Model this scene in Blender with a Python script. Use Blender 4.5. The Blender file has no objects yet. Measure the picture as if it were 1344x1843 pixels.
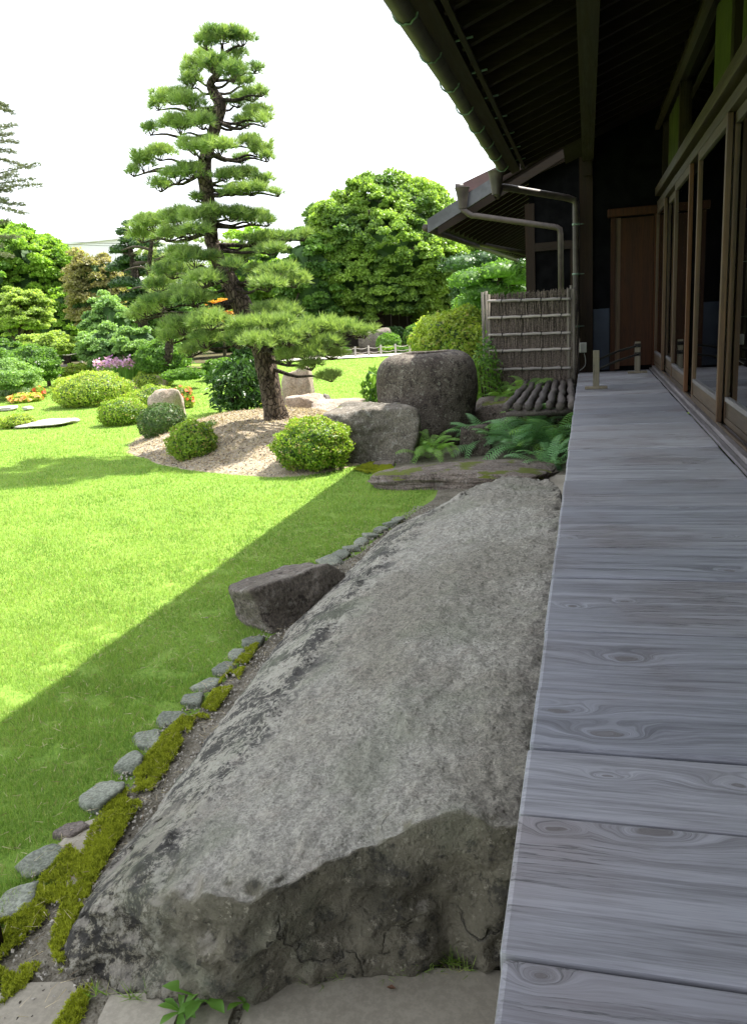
import bpy, bmesh, math, random
import numpy as np
from mathutils import Vector, Matrix, noise as mn

R = math.radians
rng = np.random.default_rng(7)
random.seed(7)
sc = bpy.context.scene
COL = sc.collection

# ------------------------------------------------------------------ camera, sky, sun
FPX, CXP, CYP, EYE = 1430.0, 672.0, 921.5, 1.5      # photograph's focal length and centre in its own pixels
_vy = np.array([1057 - CXP, 543 - CYP, FPX]); _vy /= np.linalg.norm(_vy)
_vx = np.array([5432, -9, -1430.0]); _vx -= _vx.dot(_vy) * _vy; _vx /= np.linalg.norm(_vx)
_vz = np.cross(_vx, _vy)
CM = np.stack([_vx, _vy, _vz], 1)                   # world -> camera (x right, y down, z forward)
cam_d = bpy.data.cameras.new('camera')
cam_d.sensor_width = 36.0
cam_d.lens = FPX / 1843.0 * 36.0
cam_d.clip_start = 0.05
cam_d.clip_end = 2000
cam = bpy.data.objects.new('camera', cam_d)
COL.objects.link(cam)
rot = Matrix((CM[0], -CM[1], -CM[2])).transposed()
cam.matrix_world = Matrix.Translation((0, 0, EYE)) @ rot.to_4x4()
sc.camera = cam

SUN = Vector((.43, .466, 1.0)).normalized()
world = bpy.data.worlds.new('World')
sc.world = world
world.use_nodes = True
nt = world.node_tree
nt.nodes.clear()
sky = nt.nodes.new('ShaderNodeTexSky')
sky.sky_type = 'NISHITA'
sky.sun_disc = False
sky.sun_elevation = math.asin(SUN.z)
sky.sun_rotation = math.atan2(SUN.x, SUN.y)
sky.dust_density = 3.0
veil = nt.nodes.new('ShaderNodeMix')                # bright thin overcast veil over the whole sky
veil.data_type = 'RGBA'
veil.inputs[0].default_value = 0.72
veil.inputs[7].default_value = (8.2, 8.4, 8.8, 1)
bg = nt.nodes.new('ShaderNodeBackground')
bg.inputs[1].default_value = 0.1
wo = nt.nodes.new('ShaderNodeOutputWorld')
nt.links.new(sky.outputs[0], veil.inputs[6])
nt.links.new(veil.outputs[2], bg.inputs[0])
nt.links.new(bg.outputs[0], wo.inputs[0])
sd = bpy.data.lights.new('sun', 'SUN')
sd.energy = 4.6
sd.angle = R(0.55)
sd.color = (1.0, .95, .86)
so = bpy.data.objects.new('sun', sd)
so.rotation_euler = SUN.to_track_quat('Z', 'Y').to_euler()
so.location = (5, 5, 20)
COL.objects.link(so)
vs = sc.view_settings
vs.view_transform = 'Standard'
vs.look = 'None'
vs.gamma = 1
vs.use_curve_mapping = False
vs.exposure = 1.7
sc.cycles.max_bounces = 7
sc.cycles.transparent_max_bounces = 8

# ------------------------------------------------------------------ finding places in the world
def _ray(x, y):
    return CM.T @ np.array([x - CXP, y - CYP, FPX])
def G(x, y, z=0.0):
    d = _ray(x, y); t = (z - EYE) / d[2]; return np.array([0, 0, EYE]) + t * d
def AY(x, y, Y):
    d = _ray(x, y); t = Y / d[1]; return np.array([0, 0, EYE]) + t * d
def depth(p):
    return float((CM @ (np.array(p) - [0, 0, EYE]))[2])

# ------------------------------------------------------------------ objects
def tag(o, label=None, cat=None, group=None, kind=None):
    if label: o['label'] = label
    if cat: o['category'] = cat
    if group: o['group'] = group
    if kind: o['kind'] = kind
    return o
def empty(name, loc, label, cat, group=None, rz=0.0):
    o = bpy.data.objects.new(name, None)
    o.location = Vector(loc); o.rotation_euler = (0, 0, rz)
    COL.objects.link(o)
    return tag(o, label, cat, group)
def link(name, me, parent=None, mat=None):
    o = bpy.data.objects.new(name, me)
    COL.objects.link(o)
    if mat is not None and not me.materials: me.materials.append(mat)
    if parent is not None: o.parent = parent
    return o
def npmesh(name, V, F, smooth=False, rnd=None):
    """V (n,3), F (m,k) all faces alike"""
    V = np.asarray(V, np.float32); F = np.asarray(F, np.int32)
    me = bpy.data.meshes.new(name)
    me.vertices.add(len(V)); me.vertices.foreach_set('co', V.ravel())
    m, k = F.shape
    me.loops.add(m * k); me.loops.foreach_set('vertex_index', F.ravel())
    me.polygons.add(m)
    me.polygons.foreach_set('loop_start', np.arange(0, m * k, k, dtype=np.int32))
    me.polygons.foreach_set('loop_total', np.full(m, k, np.int32))
    me.polygons.foreach_set('use_smooth', np.full(m, bool(smooth)))
    if rnd is not None:
        a = me.attributes.new('rnd', 'FLOAT', 'POINT')
        a.data.foreach_set('value', np.asarray(rnd, np.float32))
    me.update(calc_edges=True)
    return me
def batch(name, TV, TF, M, P, smooth=False, rnd=None):
    """copies of a small template: M (n,3,3) P (n,3) joined into one mesh"""
    n, k = len(P), len(TV)
    V = np.einsum('nij,kj->nki', M, TV) + P[:, None, :]
    F = (TF[None] + (np.arange(n) * k)[:, None, None]).reshape(-1, TF.shape[1])
    if rnd is None: rnd = rng.random(n)
    return npmesh(name, V.reshape(-1, 3), F, smooth, np.repeat(rnd, k))
def frames(Z, spin=None):
    """orthonormal frames (n,3,3), columns x,y,z with z = given unit vectors"""
    Z = Z / np.linalg.norm(Z, axis=1, keepdims=True)
    a = rng.normal(size=Z.shape)
    X = np.cross(a, Z); X /= np.linalg.norm(X, axis=1, keepdims=True) + 1e-9
    Y = np.cross(Z, X)
    return np.stack([X, Y, Z], 2)
def bmobj(name, bm, mat, parent=None, smooth=False):
    me = bpy.data.meshes.new(name)
    bm.to_mesh(me); bm.free()
    if smooth:
        for p in me.polygons: p.use_smooth = True
    return link(name, me, parent, mat)
def addbox(bm, a, b, bev=0.0, rot=None, piv=None):
    r = bmesh.ops.create_cube(bm, size=1)
    c = [(a[i] + b[i]) / 2 for i in range(3)]; s = [abs(b[i] - a[i]) for i in range(3)]
    for v in r['verts']: v.co = Vector((v.co.x * s[0] + c[0], v.co.y * s[1] + c[1], v.co.z * s[2] + c[2]))
    if bev > 0:
        es = list({e for v in r['verts'] for e in v.link_edges})
        rr = bmesh.ops.bevel(bm, geom=es, offset=bev, segments=2, affect='EDGES', profile=.6)
        vv = rr['verts']
    else: vv = r['verts']
    if rot is not None:
        bmesh.ops.rotate(bm, verts=list({v for v in vv}), cent=piv or c, matrix=rot)
    return vv
def box(name, a, b, mat, parent=None, bev=0.0):
    bm = bmesh.new(); addbox(bm, a, b, bev)
    return bmobj(name, bm, mat, parent)
def tubedata(pts, rad, seg=8, jit=0.0, caps=True):
    pts = np.array(pts, float); n = len(pts)
    rad = np.full(n, rad) if np.isscalar(rad) else np.array(rad, float)
    T = np.gradient(pts, axis=0); T /= np.linalg.norm(T, axis=1, keepdims=True)
    up = np.array([0, 0, 1.0]) if abs(T[0][2]) < .9 else np.array([1.0, 0, 0])
    V = []
    N = np.cross(up, T[0]); N /= np.linalg.norm(N)
    for i in range(n):
        N = N - N.dot(T[i]) * T[i]; N /= np.linalg.norm(N); B = np.cross(T[i], N)
        for k in range(seg):
            a = 2 * math.pi * k / seg
            r = rad[i] * (1 + jit * (random.random() - .5) * 2)
            V.append(pts[i] + r * (math.cos(a) * N + math.sin(a) * B))
    F = []
    for i in range(n - 1):
        for k in range(seg):
            k2 = (k + 1) % seg
            F.append((i * seg + k, i * seg + k2, (i + 1) * seg + k2, (i + 1) * seg + k))
    if caps:
        V.append(pts[0]); V.append(pts[-1]); c0 = n * seg; c1 = c0 + 1
        for k in range(0, seg):
            k2 = (k + 1) % seg
            F.append((c0, k2, k, c0)); F.append((c1, (n - 1) * seg + k, (n - 1) * seg + k2, c1))
    return V, F
class MB:
    """collects tubes and boxes into one mesh"""
    def __init__(s): s.V = []; s.F = []
    def tube(s, pts, rad, seg=8, jit=0.0):
        V, F = tubedata(pts, rad, seg, jit); o = len(s.V)
        s.V += [tuple(v) for v in V]
        for f in F:
            g = []
            for i in f:
                if i + o not in g: g.append(i + o)
            s.F.append(tuple(g))
        return s
    def build(s, name, mat, parent=None, smooth=True):
        me = bpy.data.meshes.new(name); me.from_pydata(s.V, [], s.F)
        if smooth:
            for p in me.polygons: p.use_smooth = True
        return link(name, me, parent, mat)
def curve(pts, n):
    """Catmull-Rom through points, n samples"""
    P = np.array(pts, float); m = len(P)
    Q = np.vstack([2 * P[0] - P[1], P, 2 * P[-1] - P[-2]])
    out = []
    for t in np.linspace(0, m - 1 - 1e-6, n):
        i = int(t); u = t - i
        a, b, c, d = Q[i], Q[i + 1], Q[i + 2], Q[i + 3]
        out.append(.5 * ((2 * b) + (-a + c) * u + (2 * a - 5 * b + 4 * c - d) * u * u + (-a + 3 * b - 3 * c + d) * u ** 3))
    return np.array(out)

# ------------------------------------------------------------------ materials
class NB:
    def __init__(s, name):
        s.m = bpy.data.materials.new(name); s.m.use_nodes = True
        s.t = s.m.node_tree; s.t.nodes.clear()
        s.out = s.n('ShaderNodeOutputMaterial')
    def n(s, t, **kw):
        o = s.t.nodes.new(t)
        for k, v in kw.items(): setattr(o, k, v)
        return o
    def l(s, a, b): s.t.links.new(a, b)
    def setin(s, sock, v):
        if hasattr(v, 'node'): s.l(v, sock)
        elif v is not None:
            if isinstance(v, tuple) and len(v) == 3 and sock.type == 'RGBA': v = v + (1,)
            sock.default_value = v
    def coord(s, kind='Object', scale=(1, 1, 1), rnd=False):
        tc = s.n('ShaderNodeTexCoord'); o = tc.outputs[kind]
        mp = s.n('ShaderNodeMapping'); s.l(o, mp.inputs[0]); mp.inputs['Scale'].default_value = scale
        if rnd:
            oi = s.n('ShaderNodeObjectInfo'); mu = s.n('ShaderNodeVectorMath', operation='SCALE')
            cb = s.n('ShaderNodeCombineXYZ'); s.l(oi.outputs['Random'], cb.inputs[0]); s.l(oi.outputs['Random'], cb.inputs[1]); s.l(oi.outputs['Random'], cb.inputs[2])
            s.l(cb.outputs[0], mu.inputs[0]); mu.inputs['Scale'].default_value = 37.0
            s.l(mu.outputs[0], mp.inputs['Location'])
        return mp.outputs[0]
    def noise(s, vec, scale, detail=4, rough=.55, dist=0.0):
        o = s.n('ShaderNodeTexNoise'); s.l(vec, o.inputs['Vector']); o.inputs['Scale'].default_value = scale
        o.inputs['Detail'].default_value = detail; o.inputs['Roughness'].default_value = rough; o.inputs['Distortion'].default_value = dist
        return o.outputs[0]
    def vor(s, vec, scale, feat='F1', out='Distance', rnd=1.0):
        o = s.n('ShaderNodeTexVoronoi', feature=feat); s.l(vec, o.inputs['Vector']); o.inputs['Scale'].default_value = scale
        o.inputs['Randomness'].default_value = rnd
        return o.outputs[out]
    def ramp(s, v, a, b, c0=0.0, c1=1.0):
        o = s.n('ShaderNodeMapRange'); s.setin(o.inputs[0], v); o.inputs[1].default_value = a; o.inputs[2].default_value = b
        o.inputs[3].default_value = c0; o.inputs[4].default_value = c1; o.interpolation_type = 'SMOOTHSTEP'
        return o.outputs[0]
    def mix(s, f, a, b, mode='MIX'):
        o = s.n('ShaderNodeMix', data_type='RGBA', blend_type=mode)
        s.setin(o.inputs[0], f); s.setin(o.inputs[6], a); s.setin(o.inputs[7], b)
        return o.outputs[2]
    def math(s, op, a, b=0.0):
        o = s.n('ShaderNodeMath', operation=op); s.setin(o.inputs[0], a); s.setin(o.inputs[1], b); return o.outputs[0]
    def bump(s, h, strength=.5, dist=.01, nrm=None):
        o = s.n('ShaderNodeBump'); s.l(h, o.inputs['Height']); o.inputs['Strength'].default_value = strength; o.inputs['Distance'].default_value = dist
        if nrm is not None: s.l(nrm, o.inputs['Normal'])
        return o.outputs[0]
    def pbr(s, col, rough=.8, nrm=None, spec=.4, metal=0.0, **kw):
        p = s.n('ShaderNodeBsdfPrincipled'); s.setin(p.inputs['Base Color'], col); s.setin(p.inputs['Roughness'], rough)
        p.inputs['Specular IOR Level'].default_value = spec; p.inputs['Metallic'].default_value = metal
        if nrm is not None: s.l(nrm, p.inputs['Normal'])
        return p.outputs[0]
    def done(s, sh): s.l(sh, s.out.inputs[0]); return s.m

def m_leaf(name, c1, c2, trans=.45, var=.35, rough=.5, c3=None, spec=.35, big=1.2):
    b = NB(name)
    at = b.n('ShaderNodeAttribute', attribute_name='rnd')
    gp = b.n('ShaderNodeNewGeometry').outputs['Position']
    nz = b.noise(gp, big, 3)
    f = b.math('ADD', b.math('MULTIPLY', at.outputs['Fac'], var * 2), b.math('MULTIPLY', b.ramp(nz, .3, .7), 1 - var))
    f = b.ramp(f, .1, 1.0)
    col = b.mix(f, c1, c2)
    if c3 is not None:
        col = b.mix(b.ramp(at.outputs['Fac'], .86, .93), col, c3)
    p = b.pbr(col, rough, spec=spec)
    tr = b.n('ShaderNodeBsdfTranslucent'); tc = b.mix(1.0, col, (1.4, 1.45, .75), 'MULTIPLY'); b.l(tc, tr.inputs[0])
    mx = b.n('ShaderNodeMixShader'); mx.inputs[0].default_value = trans
    b.l(p, mx.inputs[1]); b.l(tr.outputs[0], mx.inputs[2])
    return b.done(mx.outputs[0])
def m_plain(name, col, rough=.7, spec=.4, metal=0.0, var=.25, scale=6, bump=.15):
    b = NB(name); v = b.coord('Object')
    n = b.noise(v, scale, 5)
    c = b.mix(b.ramp(n, .3, .7), tuple(x * (1 - var) for x in col), tuple(min(1, x * (1 + var)) for x in col))
    n2 = b.noise(v, scale * 8, 4)
    return b.done(b.pbr(c, rough, b.bump(n2, bump, .01), spec, metal))
def m_wood(name, dark, light, axis='x', rough=.6, scale=1.0, spec=.4, warm=None, bump=.3, knots=False):
    b = NB(name)
    sc_ = {'x': (1.5, 38, 38), 'y': (22, 1.2, 22), 'z': (22, 22, 1.2)}[axis]
    base = b.coord('Object', (1, 1, 1), rnd=True)
    sx = b.n('ShaderNodeSeparateXYZ'); b.l(base, sx.inputs[0])
    mp = b.n('ShaderNodeMapping'); b.l(base, mp.inputs[0]); mp.inputs['Scale'].default_value = tuple(q * scale for q in sc_)
    vec = mp.outputs[0]
    kmask = None
    if knots:
        raw = b.n('ShaderNodeTexCoord').outputs['Object']
        wn = b.n('ShaderNodeTexNoise'); b.l(raw, wn.inputs['Vector']); wn.inputs['Scale'].default_value = 9
        kmask = None
        for nm in ('knot_a', 'knot_b'):
            at = b.n('ShaderNodeAttribute', attribute_type='OBJECT', attribute_name=nm)
            sk = b.n('ShaderNodeSeparateXYZ'); b.l(at.outputs['Vector'], sk.inputs[0])
            sr = b.n('ShaderNodeSeparateXYZ'); b.l(raw, sr.inputs[0])
            wv = b.math('MULTIPLY', b.math('SUBTRACT', wn.outputs[0], .5), .09)
            dx = b.math('MULTIPLY', b.math('ADD', b.math('SUBTRACT', sr.outputs[0], sk.outputs[0]), wv), .42)
            dy = b.math('ADD', b.math('SUBTRACT', sr.outputs[1], sk.outputs[1]), b.math('MULTIPLY', wv, .5))
            d2 = b.math('ADD', b.math('MULTIPLY', dx, dx), b.math('MULTIPLY', dy, dy))
            q = b.math('DIVIDE', d2, b.math('MULTIPLY', sk.outputs[2], sk.outputs[2]))
            km = b.math('DIVIDE', 1.0, b.math('ADD', 1.0, b.math('MULTIPLY', q, .35)))
            km = b.math('MULTIPLY', km, b.ramp(sk.outputs[2], .0005, .002))
            kmask = km if kmask is None else b.math('MAXIMUM', kmask, km)
        off = b.math('MULTIPLY', kmask, 7.0)
        a2 = b.n('ShaderNodeVectorMath', operation='ADD'); b.l(vec, a2.inputs[0])
        c2 = b.n('ShaderNodeCombineXYZ'); b.l(off, c2.inputs[1]); b.l(c2.outputs[0], a2.inputs[1])
        vec = a2.outputs[0]
    g1 = b.noise(vec, 1.0, 6, .62, .25)
    g2 = b.noise(vec, 3.2, 5, .6, .4)
    big = b.noise(base, 1.6, 4, .6)
    g3 = b.noise(vec, 7.5, 4, .6, .2)
    f = b.math('ADD', b.math('MULTIPLY', g1, .5), b.math('ADD', b.math('MULTIPLY', g2, .27), b.math('MULTIPLY', g3, .23)))
    col = b.mix(b.ramp(f, .33, .65), dark, light)
    if warm is not None: col = b.mix(b.ramp(big, .40, .75, 0, .55), col, warm)
    oi = b.n('ShaderNodeObjectInfo')
    col = b.mix(1.0, col, b.mix(oi.outputs['Random'], (.80, .81, .84), (1.18, 1.16, 1.14)), 'MULTIPLY')
    crack = b.ramp(b.math('ABSOLUTE', b.math('SUBTRACT', g1, .5)), .0, .022, 0, 1)
    cm = b.math('MULTIPLY', b.math('SUBTRACT', 1.0, crack), b.ramp(big, .5, .60))
    col = b.mix(b.math('MULTIPLY', cm, .75), col, tuple(x * .35 for x in dark))
    if kmask is not None:
        kc = b.ramp(kmask, .72, .80)
        col = b.mix(b.math('MULTIPLY', kc, .55), col, (.085, .068, .06))
    h = b.math('SUBTRACT', b.math('MULTIPLY', f, 1.0), b.math('MULTIPLY', cm, .6))
    if kmask is not None: h = b.math('ADD', h, b.math('MULTIPLY', kmask, .3))
    rr = b.ramp(g1, .3, .7, rough - .08, rough + .12)
    return b.done(b.pbr(col, rr, b.bump(h, bump, .006), spec))
def m_stone(name, c1, c2, dark=(.03, .028, .025), light=(.42, .42, .38), moss=None, bump=.6, scale=1.0, darkamt=.5, lichen=.3, vert=None, rough=.85, fine=60, spk=(.62, 1.18)):
    b = NB(name); v = b.coord('Object', (scale,) * 3, rnd=True)
    big = b.noise(v, 2.2, 5, .6); mid = b.noise(v, 9, 6, .65); fn = b.noise(v, fine, 5, .7)
    col = b.mix(b.ramp(big, .35, .65), c1, c2)
    col = b.mix(b.ramp(fn, .38, .66, 0, .55), tuple_dark(col, b), col) if False else col
    sp = b.ramp(fn, .40, .62, *spk)
    cs = b.n('ShaderNodeCombineColor'); b.l(sp, cs.inputs[0]); b.l(sp, cs.inputs[1]); b.l(sp, cs.inputs[2])
    col = b.mix(1.0, col, cs.outputs[0], 'MULTIPLY')
    dm = b.ramp(b.math('ADD', b.math('MULTIPLY', mid, .6), b.math('MULTIPLY', fn, .4)), .38 + darkamt * .26, .30 + darkamt * .26, 0, 1)
    col = b.mix(b.math('MULTIPLY', dm, .8), col, dark)
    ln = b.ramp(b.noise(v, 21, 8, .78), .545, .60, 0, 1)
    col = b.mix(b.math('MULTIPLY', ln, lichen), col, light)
    geo = b.n('ShaderNodeNewGeometry'); sp_ = b.n('ShaderNodeSeparateXYZ'); b.l(geo.outputs['Normal'], sp_.inputs[0])
    if vert is not None:     # weathering that grows on the upright faces
        vm = b.ramp(b.math('ADD', sp_.outputs[2], b.math('MULTIPLY', b.math('SUBTRACT', mid, .5), .9)), .62, .25, 0, 1)
        vc = b.mix(b.ramp(fn, .35, .7), vert, tuple(min(1, x * 2.6) for x in vert))
        vc = b.mix(b.ramp(b.noise(v, 13, 5, .7), .58, .66), vc, tuple(min(1, x * 5) for x in vert))
        col = b.mix(b.math('MULTIPLY', vm, .85), col, vc)
    if moss is not None:
        mo = b.ramp(b.math('ADD', b.noise(v, 3.0, 5), b.math('MULTIPLY', sp_.outputs[2], moss[1])), moss[2], moss[2] + .06)
        col = b.mix(mo, col, moss[0])
    h = b.math('ADD', b.math('MULTIPLY', mid, 1.2), b.math('MULTIPLY', fn, .5))
    return b.done(b.pbr(col, rough, b.bump(h, bump, .02), .35))
def tuple_dark(c, b): return c
def m_bark(name, c1, c2, sc_=1.0):
    b = NB(name); v0 = b.coord('Object', (1, 1, .5)); nz_ = b.n('ShaderNodeTexNoise'); b.l(v0, nz_.inputs['Vector']); nz_.inputs['Scale'].default_value = 9
    va = b.n('ShaderNodeVectorMath', operation='MULTIPLY_ADD'); b.l(nz_.outputs['Color'], va.inputs[0]); va.inputs[1].default_value = (.09, .09, .09); b.l(v0, va.inputs[2]); v = va.outputs[0]
    pl = b.vor(v, 24 * sc_, 'DISTANCE_TO_EDGE'); n = b.noise(v, 22 * sc_, 5)
    col = b.mix(b.ramp(n, .3, .7), c1, c2)
    col = b.mix(b.ramp(pl, .09, .0, 0, .85), col, tuple(x * .25 for x in c1))
    h = b.math('ADD', b.ramp(pl, 0, .12), b.math('MULTIPLY', n, .5))
    return b.done(b.pbr(col, .9, b.bump(h, .9, .03), .2))

def m_bigrock():
    b = NB('stepping_rock'); v = b.coord('Object')
    big = b.noise(v, 1.6, 5, .6); mid = b.noise(v, 9, 6, .7); fn = b.noise(v, 55, 6, .75); fn2 = b.noise(v, 140, 4, .7)
    col = b.mix(b.ramp(big, .38, .64), (.29, .27, .222), (.41, .39, .34))
    col = b.mix(b.ramp(mid, .5, .72, 0, .5), col, (.36, .31, .26))
    g = b.math('ADD', b.math('MULTIPLY', fn, .6), b.math('MULTIPLY', fn2, .4))
    k = b.ramp(g, .40, .62, .66, 1.3)
    cs = b.n('ShaderNodeCombineColor'); [b.l(k, cs.inputs[i]) for i in range(3)]
    col = b.mix(1.0, col, cs.outputs[0], 'MULTIPLY')
    sx = b.n('ShaderNodeSeparateXYZ'); b.l(v, sx.inputs[0])
    geo = b.n('ShaderNodeNewGeometry'); sn = b.n('ShaderNodeSeparateXYZ'); b.l(geo.outputs['Normal'], sn.inputs[0])
    # right border, patchy dark brown
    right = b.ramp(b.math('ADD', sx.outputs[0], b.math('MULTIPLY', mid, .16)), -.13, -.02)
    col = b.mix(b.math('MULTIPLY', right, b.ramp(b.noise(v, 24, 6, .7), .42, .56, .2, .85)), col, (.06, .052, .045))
    # broken front face: steep parts darker, green-brown mottling with pale lichen
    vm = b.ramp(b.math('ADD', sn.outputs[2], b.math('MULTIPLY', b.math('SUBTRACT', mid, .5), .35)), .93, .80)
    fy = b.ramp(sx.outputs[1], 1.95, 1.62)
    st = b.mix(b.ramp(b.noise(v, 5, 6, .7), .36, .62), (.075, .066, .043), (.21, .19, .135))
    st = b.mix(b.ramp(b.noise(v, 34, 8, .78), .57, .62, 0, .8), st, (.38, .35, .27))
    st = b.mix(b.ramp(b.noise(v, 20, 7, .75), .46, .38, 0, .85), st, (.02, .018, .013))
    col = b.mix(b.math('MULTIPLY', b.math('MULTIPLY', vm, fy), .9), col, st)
    # crusty black and white lichen along the left shoulder
    left = b.ramp(b.math('ADD', sx.outputs[0], b.math('MULTIPLY', mid, .35)), -.66, -.86)
    ln = b.math('ADD', b.math('MULTIPLY', b.noise(v, 48, 7, .8), .6), b.math('MULTIPLY', b.noise(v, 7, 4), .4))
    col = b.mix(b.math('MULTIPLY', left, b.ramp(ln, .475, .505, .9, 0)), col, (.03, .028, .027))
    col = b.mix(b.math('MULTIPLY', left, b.ramp(ln, .50, .56, 0, .75)), col, (.44, .42, .36))
    rim = b.math('MULTIPLY', b.math('MULTIPLY', b.ramp(sn.outputs[2], .55, .75), b.ramp(sn.outputs[2], .97, .85)), fy)
    col = b.mix(b.math('MULTIPLY', rim, b.ramp(mid, .45, .55, 0, .7)), col, (.36, .33, .28))
    col = b.mix(b.ramp(b.noise(v, 3.1, 5, .6), .50, .66, 0, .45), col, (.20, .215, .15))
    mid2 = b.noise(v, 22, 5, .65)
    sn0 = b.n('ShaderNodeSeparateXYZ'); b.l(geo.outputs['Normal'], sn0.inputs[0])
    nzc = b.n('ShaderNodeTexNoise'); b.l(v, nzc.inputs['Vector']); nzc.inputs['Scale'].default_value = 4; nzc.inputs['Detail'].default_value = 6
    vac = b.n('ShaderNodeVectorMath', operation='MULTIPLY_ADD'); b.l(nzc.outputs['Color'], vac.inputs[0]); vac.inputs[1].default_value = (.55, .55, .55); b.l(v, vac.inputs[2])
    ck = b.ramp(b.vor(vac.outputs[0], 2.0, 'DISTANCE_TO_EDGE'), .0, .016, 1, 0)
    ckm = b.math('MULTIPLY', b.math('MULTIPLY', ck, b.ramp(b.noise(v, 2.4, 2), .50, .60)), b.ramp(b.math('ADD', sn0.outputs[2], 0.0), .97, .85, .12, 1))
    col = b.mix(b.math('MULTIPLY', ckm, .65), col, (.05, .045, .04))
    pits = b.vor(v, 42)
    h = b.math('ADD', b.math('ADD', b.math('MULTIPLY', mid, 1.2), b.math('MULTIPLY', mid2, .9)), b.math('ADD', b.math('MULTIPLY', fn, .6), b.math('SUBTRACT', b.math('MULTIPLY', b.ramp(pits, .0, .35), .25), b.math('MULTIPLY', ckm, .8))))
    return b.done(b.pbr(col, .8, b.bump(h, 1.0, .03), .4))
MAT = {}
MAT['deck'] = m_wood('weathered_deck_wood', (.145, .145, .162), (.345, .352, .392), 'x', .50, 1.0, .42, warm=(.215, .18, .178), bump=.45, knots=True)
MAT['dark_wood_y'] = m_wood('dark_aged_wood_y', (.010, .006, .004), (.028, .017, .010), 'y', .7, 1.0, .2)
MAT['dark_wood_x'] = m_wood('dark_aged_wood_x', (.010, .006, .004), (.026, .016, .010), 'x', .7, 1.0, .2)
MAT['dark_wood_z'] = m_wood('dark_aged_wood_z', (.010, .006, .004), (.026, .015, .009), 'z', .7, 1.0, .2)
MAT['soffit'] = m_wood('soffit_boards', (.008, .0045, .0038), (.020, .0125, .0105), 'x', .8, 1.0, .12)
MAT['door_wood'] = m_wood('door_frame_wood', (.036, .018, .007), (.10, .052, .022), 'z', .55)
MAT['door_wood_y'] = m_wood('door_rail_wood', (.028, .018, .010), (.078, .052, .030), 'y', .55)
MAT['orange_wood'] = m_wood('fresh_orange_wood', (.07, .024, .007), (.14, .055, .016), 'z', .5)
MAT['sill_wood'] = m_wood('sill_wood', (.08, .072, .072), (.20, .185, .19), 'y', .5)
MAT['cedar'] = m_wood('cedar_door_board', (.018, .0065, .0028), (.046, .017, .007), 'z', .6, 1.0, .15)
MAT['post_wood'] = m_wood('barrier_wood', (.12, .10, .07), (.22, .19, .13), 'z', .6)
MAT['bamboo'] = m_wood('grey_bamboo', (.22, .20, .18), (.42, .38, .35), 'x', .55)
MAT['old_post'] = m_wood('old_grey_post', (.07, .06, .05), (.19, .17, .14), 'z', .8, bump=.6)
MAT['log'] = m_wood('weathered_log', (.035, .028, .025), (.125, .108, .098), 'y', .85, bump=.9)
MAT['board_wall'] = m_wood('board_wall_wood', (.02, .016, .012), (.05, .04, .03), 'z', .8)
MAT['twig'] = m_plain('brushwood', (.15, .12, .10), .9, var=.55, scale=60)
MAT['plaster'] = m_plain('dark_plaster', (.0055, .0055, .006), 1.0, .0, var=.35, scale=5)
MAT['blue_panel'] = m_plain('blue_grey_panel', (.026, .033, .052), .6, .2, var=.2, scale=3)
MAT['copper'] = m_plain('old_copper', (.048, .037, .031), .5, .4, .1, var=.35, scale=8)
MAT['verdigris'] = m_plain('verdigris', (.13, .19, .15), .7, var=.4, scale=30)
MAT['red_roof'] = m_plain('reddish_roof_metal', (.10, .052, .05), .5, var=.2, scale=6)
MAT['grey_roof'] = m_plain('grey_roof_metal', (.085, .085, .095), .45, .4, .1, var=.3, scale=5)
MAT['tile'] = m_plain('roof_tile', (.06, .062, .068), .5, var=.3, scale=5)
MAT['white'] = m_plain('white_plastic', (.6, .59, .55), .5, var=.05)
MAT['cord'] = m_plain('grey_cord', (.35, .35, .34), .6, var=.1)
MAT['rope'] = m_plain('dark_rope', (.02, .018, .015), .9)
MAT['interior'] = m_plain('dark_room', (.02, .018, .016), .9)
MAT['green_blind'] = m_plain('green_cloth', (.045, .052, .010), .9, var=.25, scale=3)
MAT['curtain'] = m_plain('grey_curtain', (.10, .11, .10), .9, var=.2, scale=4)
MAT['concrete'] = m_stone('grey_paving', (.26, .235, .185), (.35, .32, .26), dark=(.14, .12, .09), darkamt=-.1, lichen=.0, bump=.08, fine=70, spk=(.88, 1.06))
MAT['building'] = m_plain('far_white_wall', (.72, .73, .74), .8, var=.03)
MAT['far_glass'] = m_plain('far_window', (.25, .3, .34), .3, var=.1)
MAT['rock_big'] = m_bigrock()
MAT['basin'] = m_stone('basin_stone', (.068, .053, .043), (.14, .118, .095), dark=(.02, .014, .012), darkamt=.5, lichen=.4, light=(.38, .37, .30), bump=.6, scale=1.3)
MAT['boulder'] = m_stone('garden_boulder', (.085, .075, .06), (.16, .14, .115), dark=(.05, .04, .035), darkamt=.3, lichen=.35, moss=((.12, .13, .02), .22, .80), bump=.8)
MAT['tan_rock'] = m_stone('tan_boulder', (.26, .20, .15), (.40, .33, .27), dark=(.07, .05, .04), darkamt=.2, lichen=.25, bump=.7)
MAT['red_rock'] = m_stone('dark_reddish_boulder', (.115, .095, .078), (.195, .168, .142), dark=(.025, .018, .016), darkamt=.35, lichen=.3, light=(.40, .38, .34), bump=.8)
MAT['flat_rock'] = m_stone('flat_mossy_rock', (.12, .095, .08), (.24, .20, .165), dark=(.03, .024, .02), darkamt=.35, lichen=.25, moss=((.10, .12, .012), .25, .76), bump=.9)
MAT['edge_stone'] = m_stone('green_grey_edging', (.15, .165, .13), (.235, .25, .20), dark=(.10, .10, .08), darkamt=.05, lichen=.04, bump=.2, scale=1.6)
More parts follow.
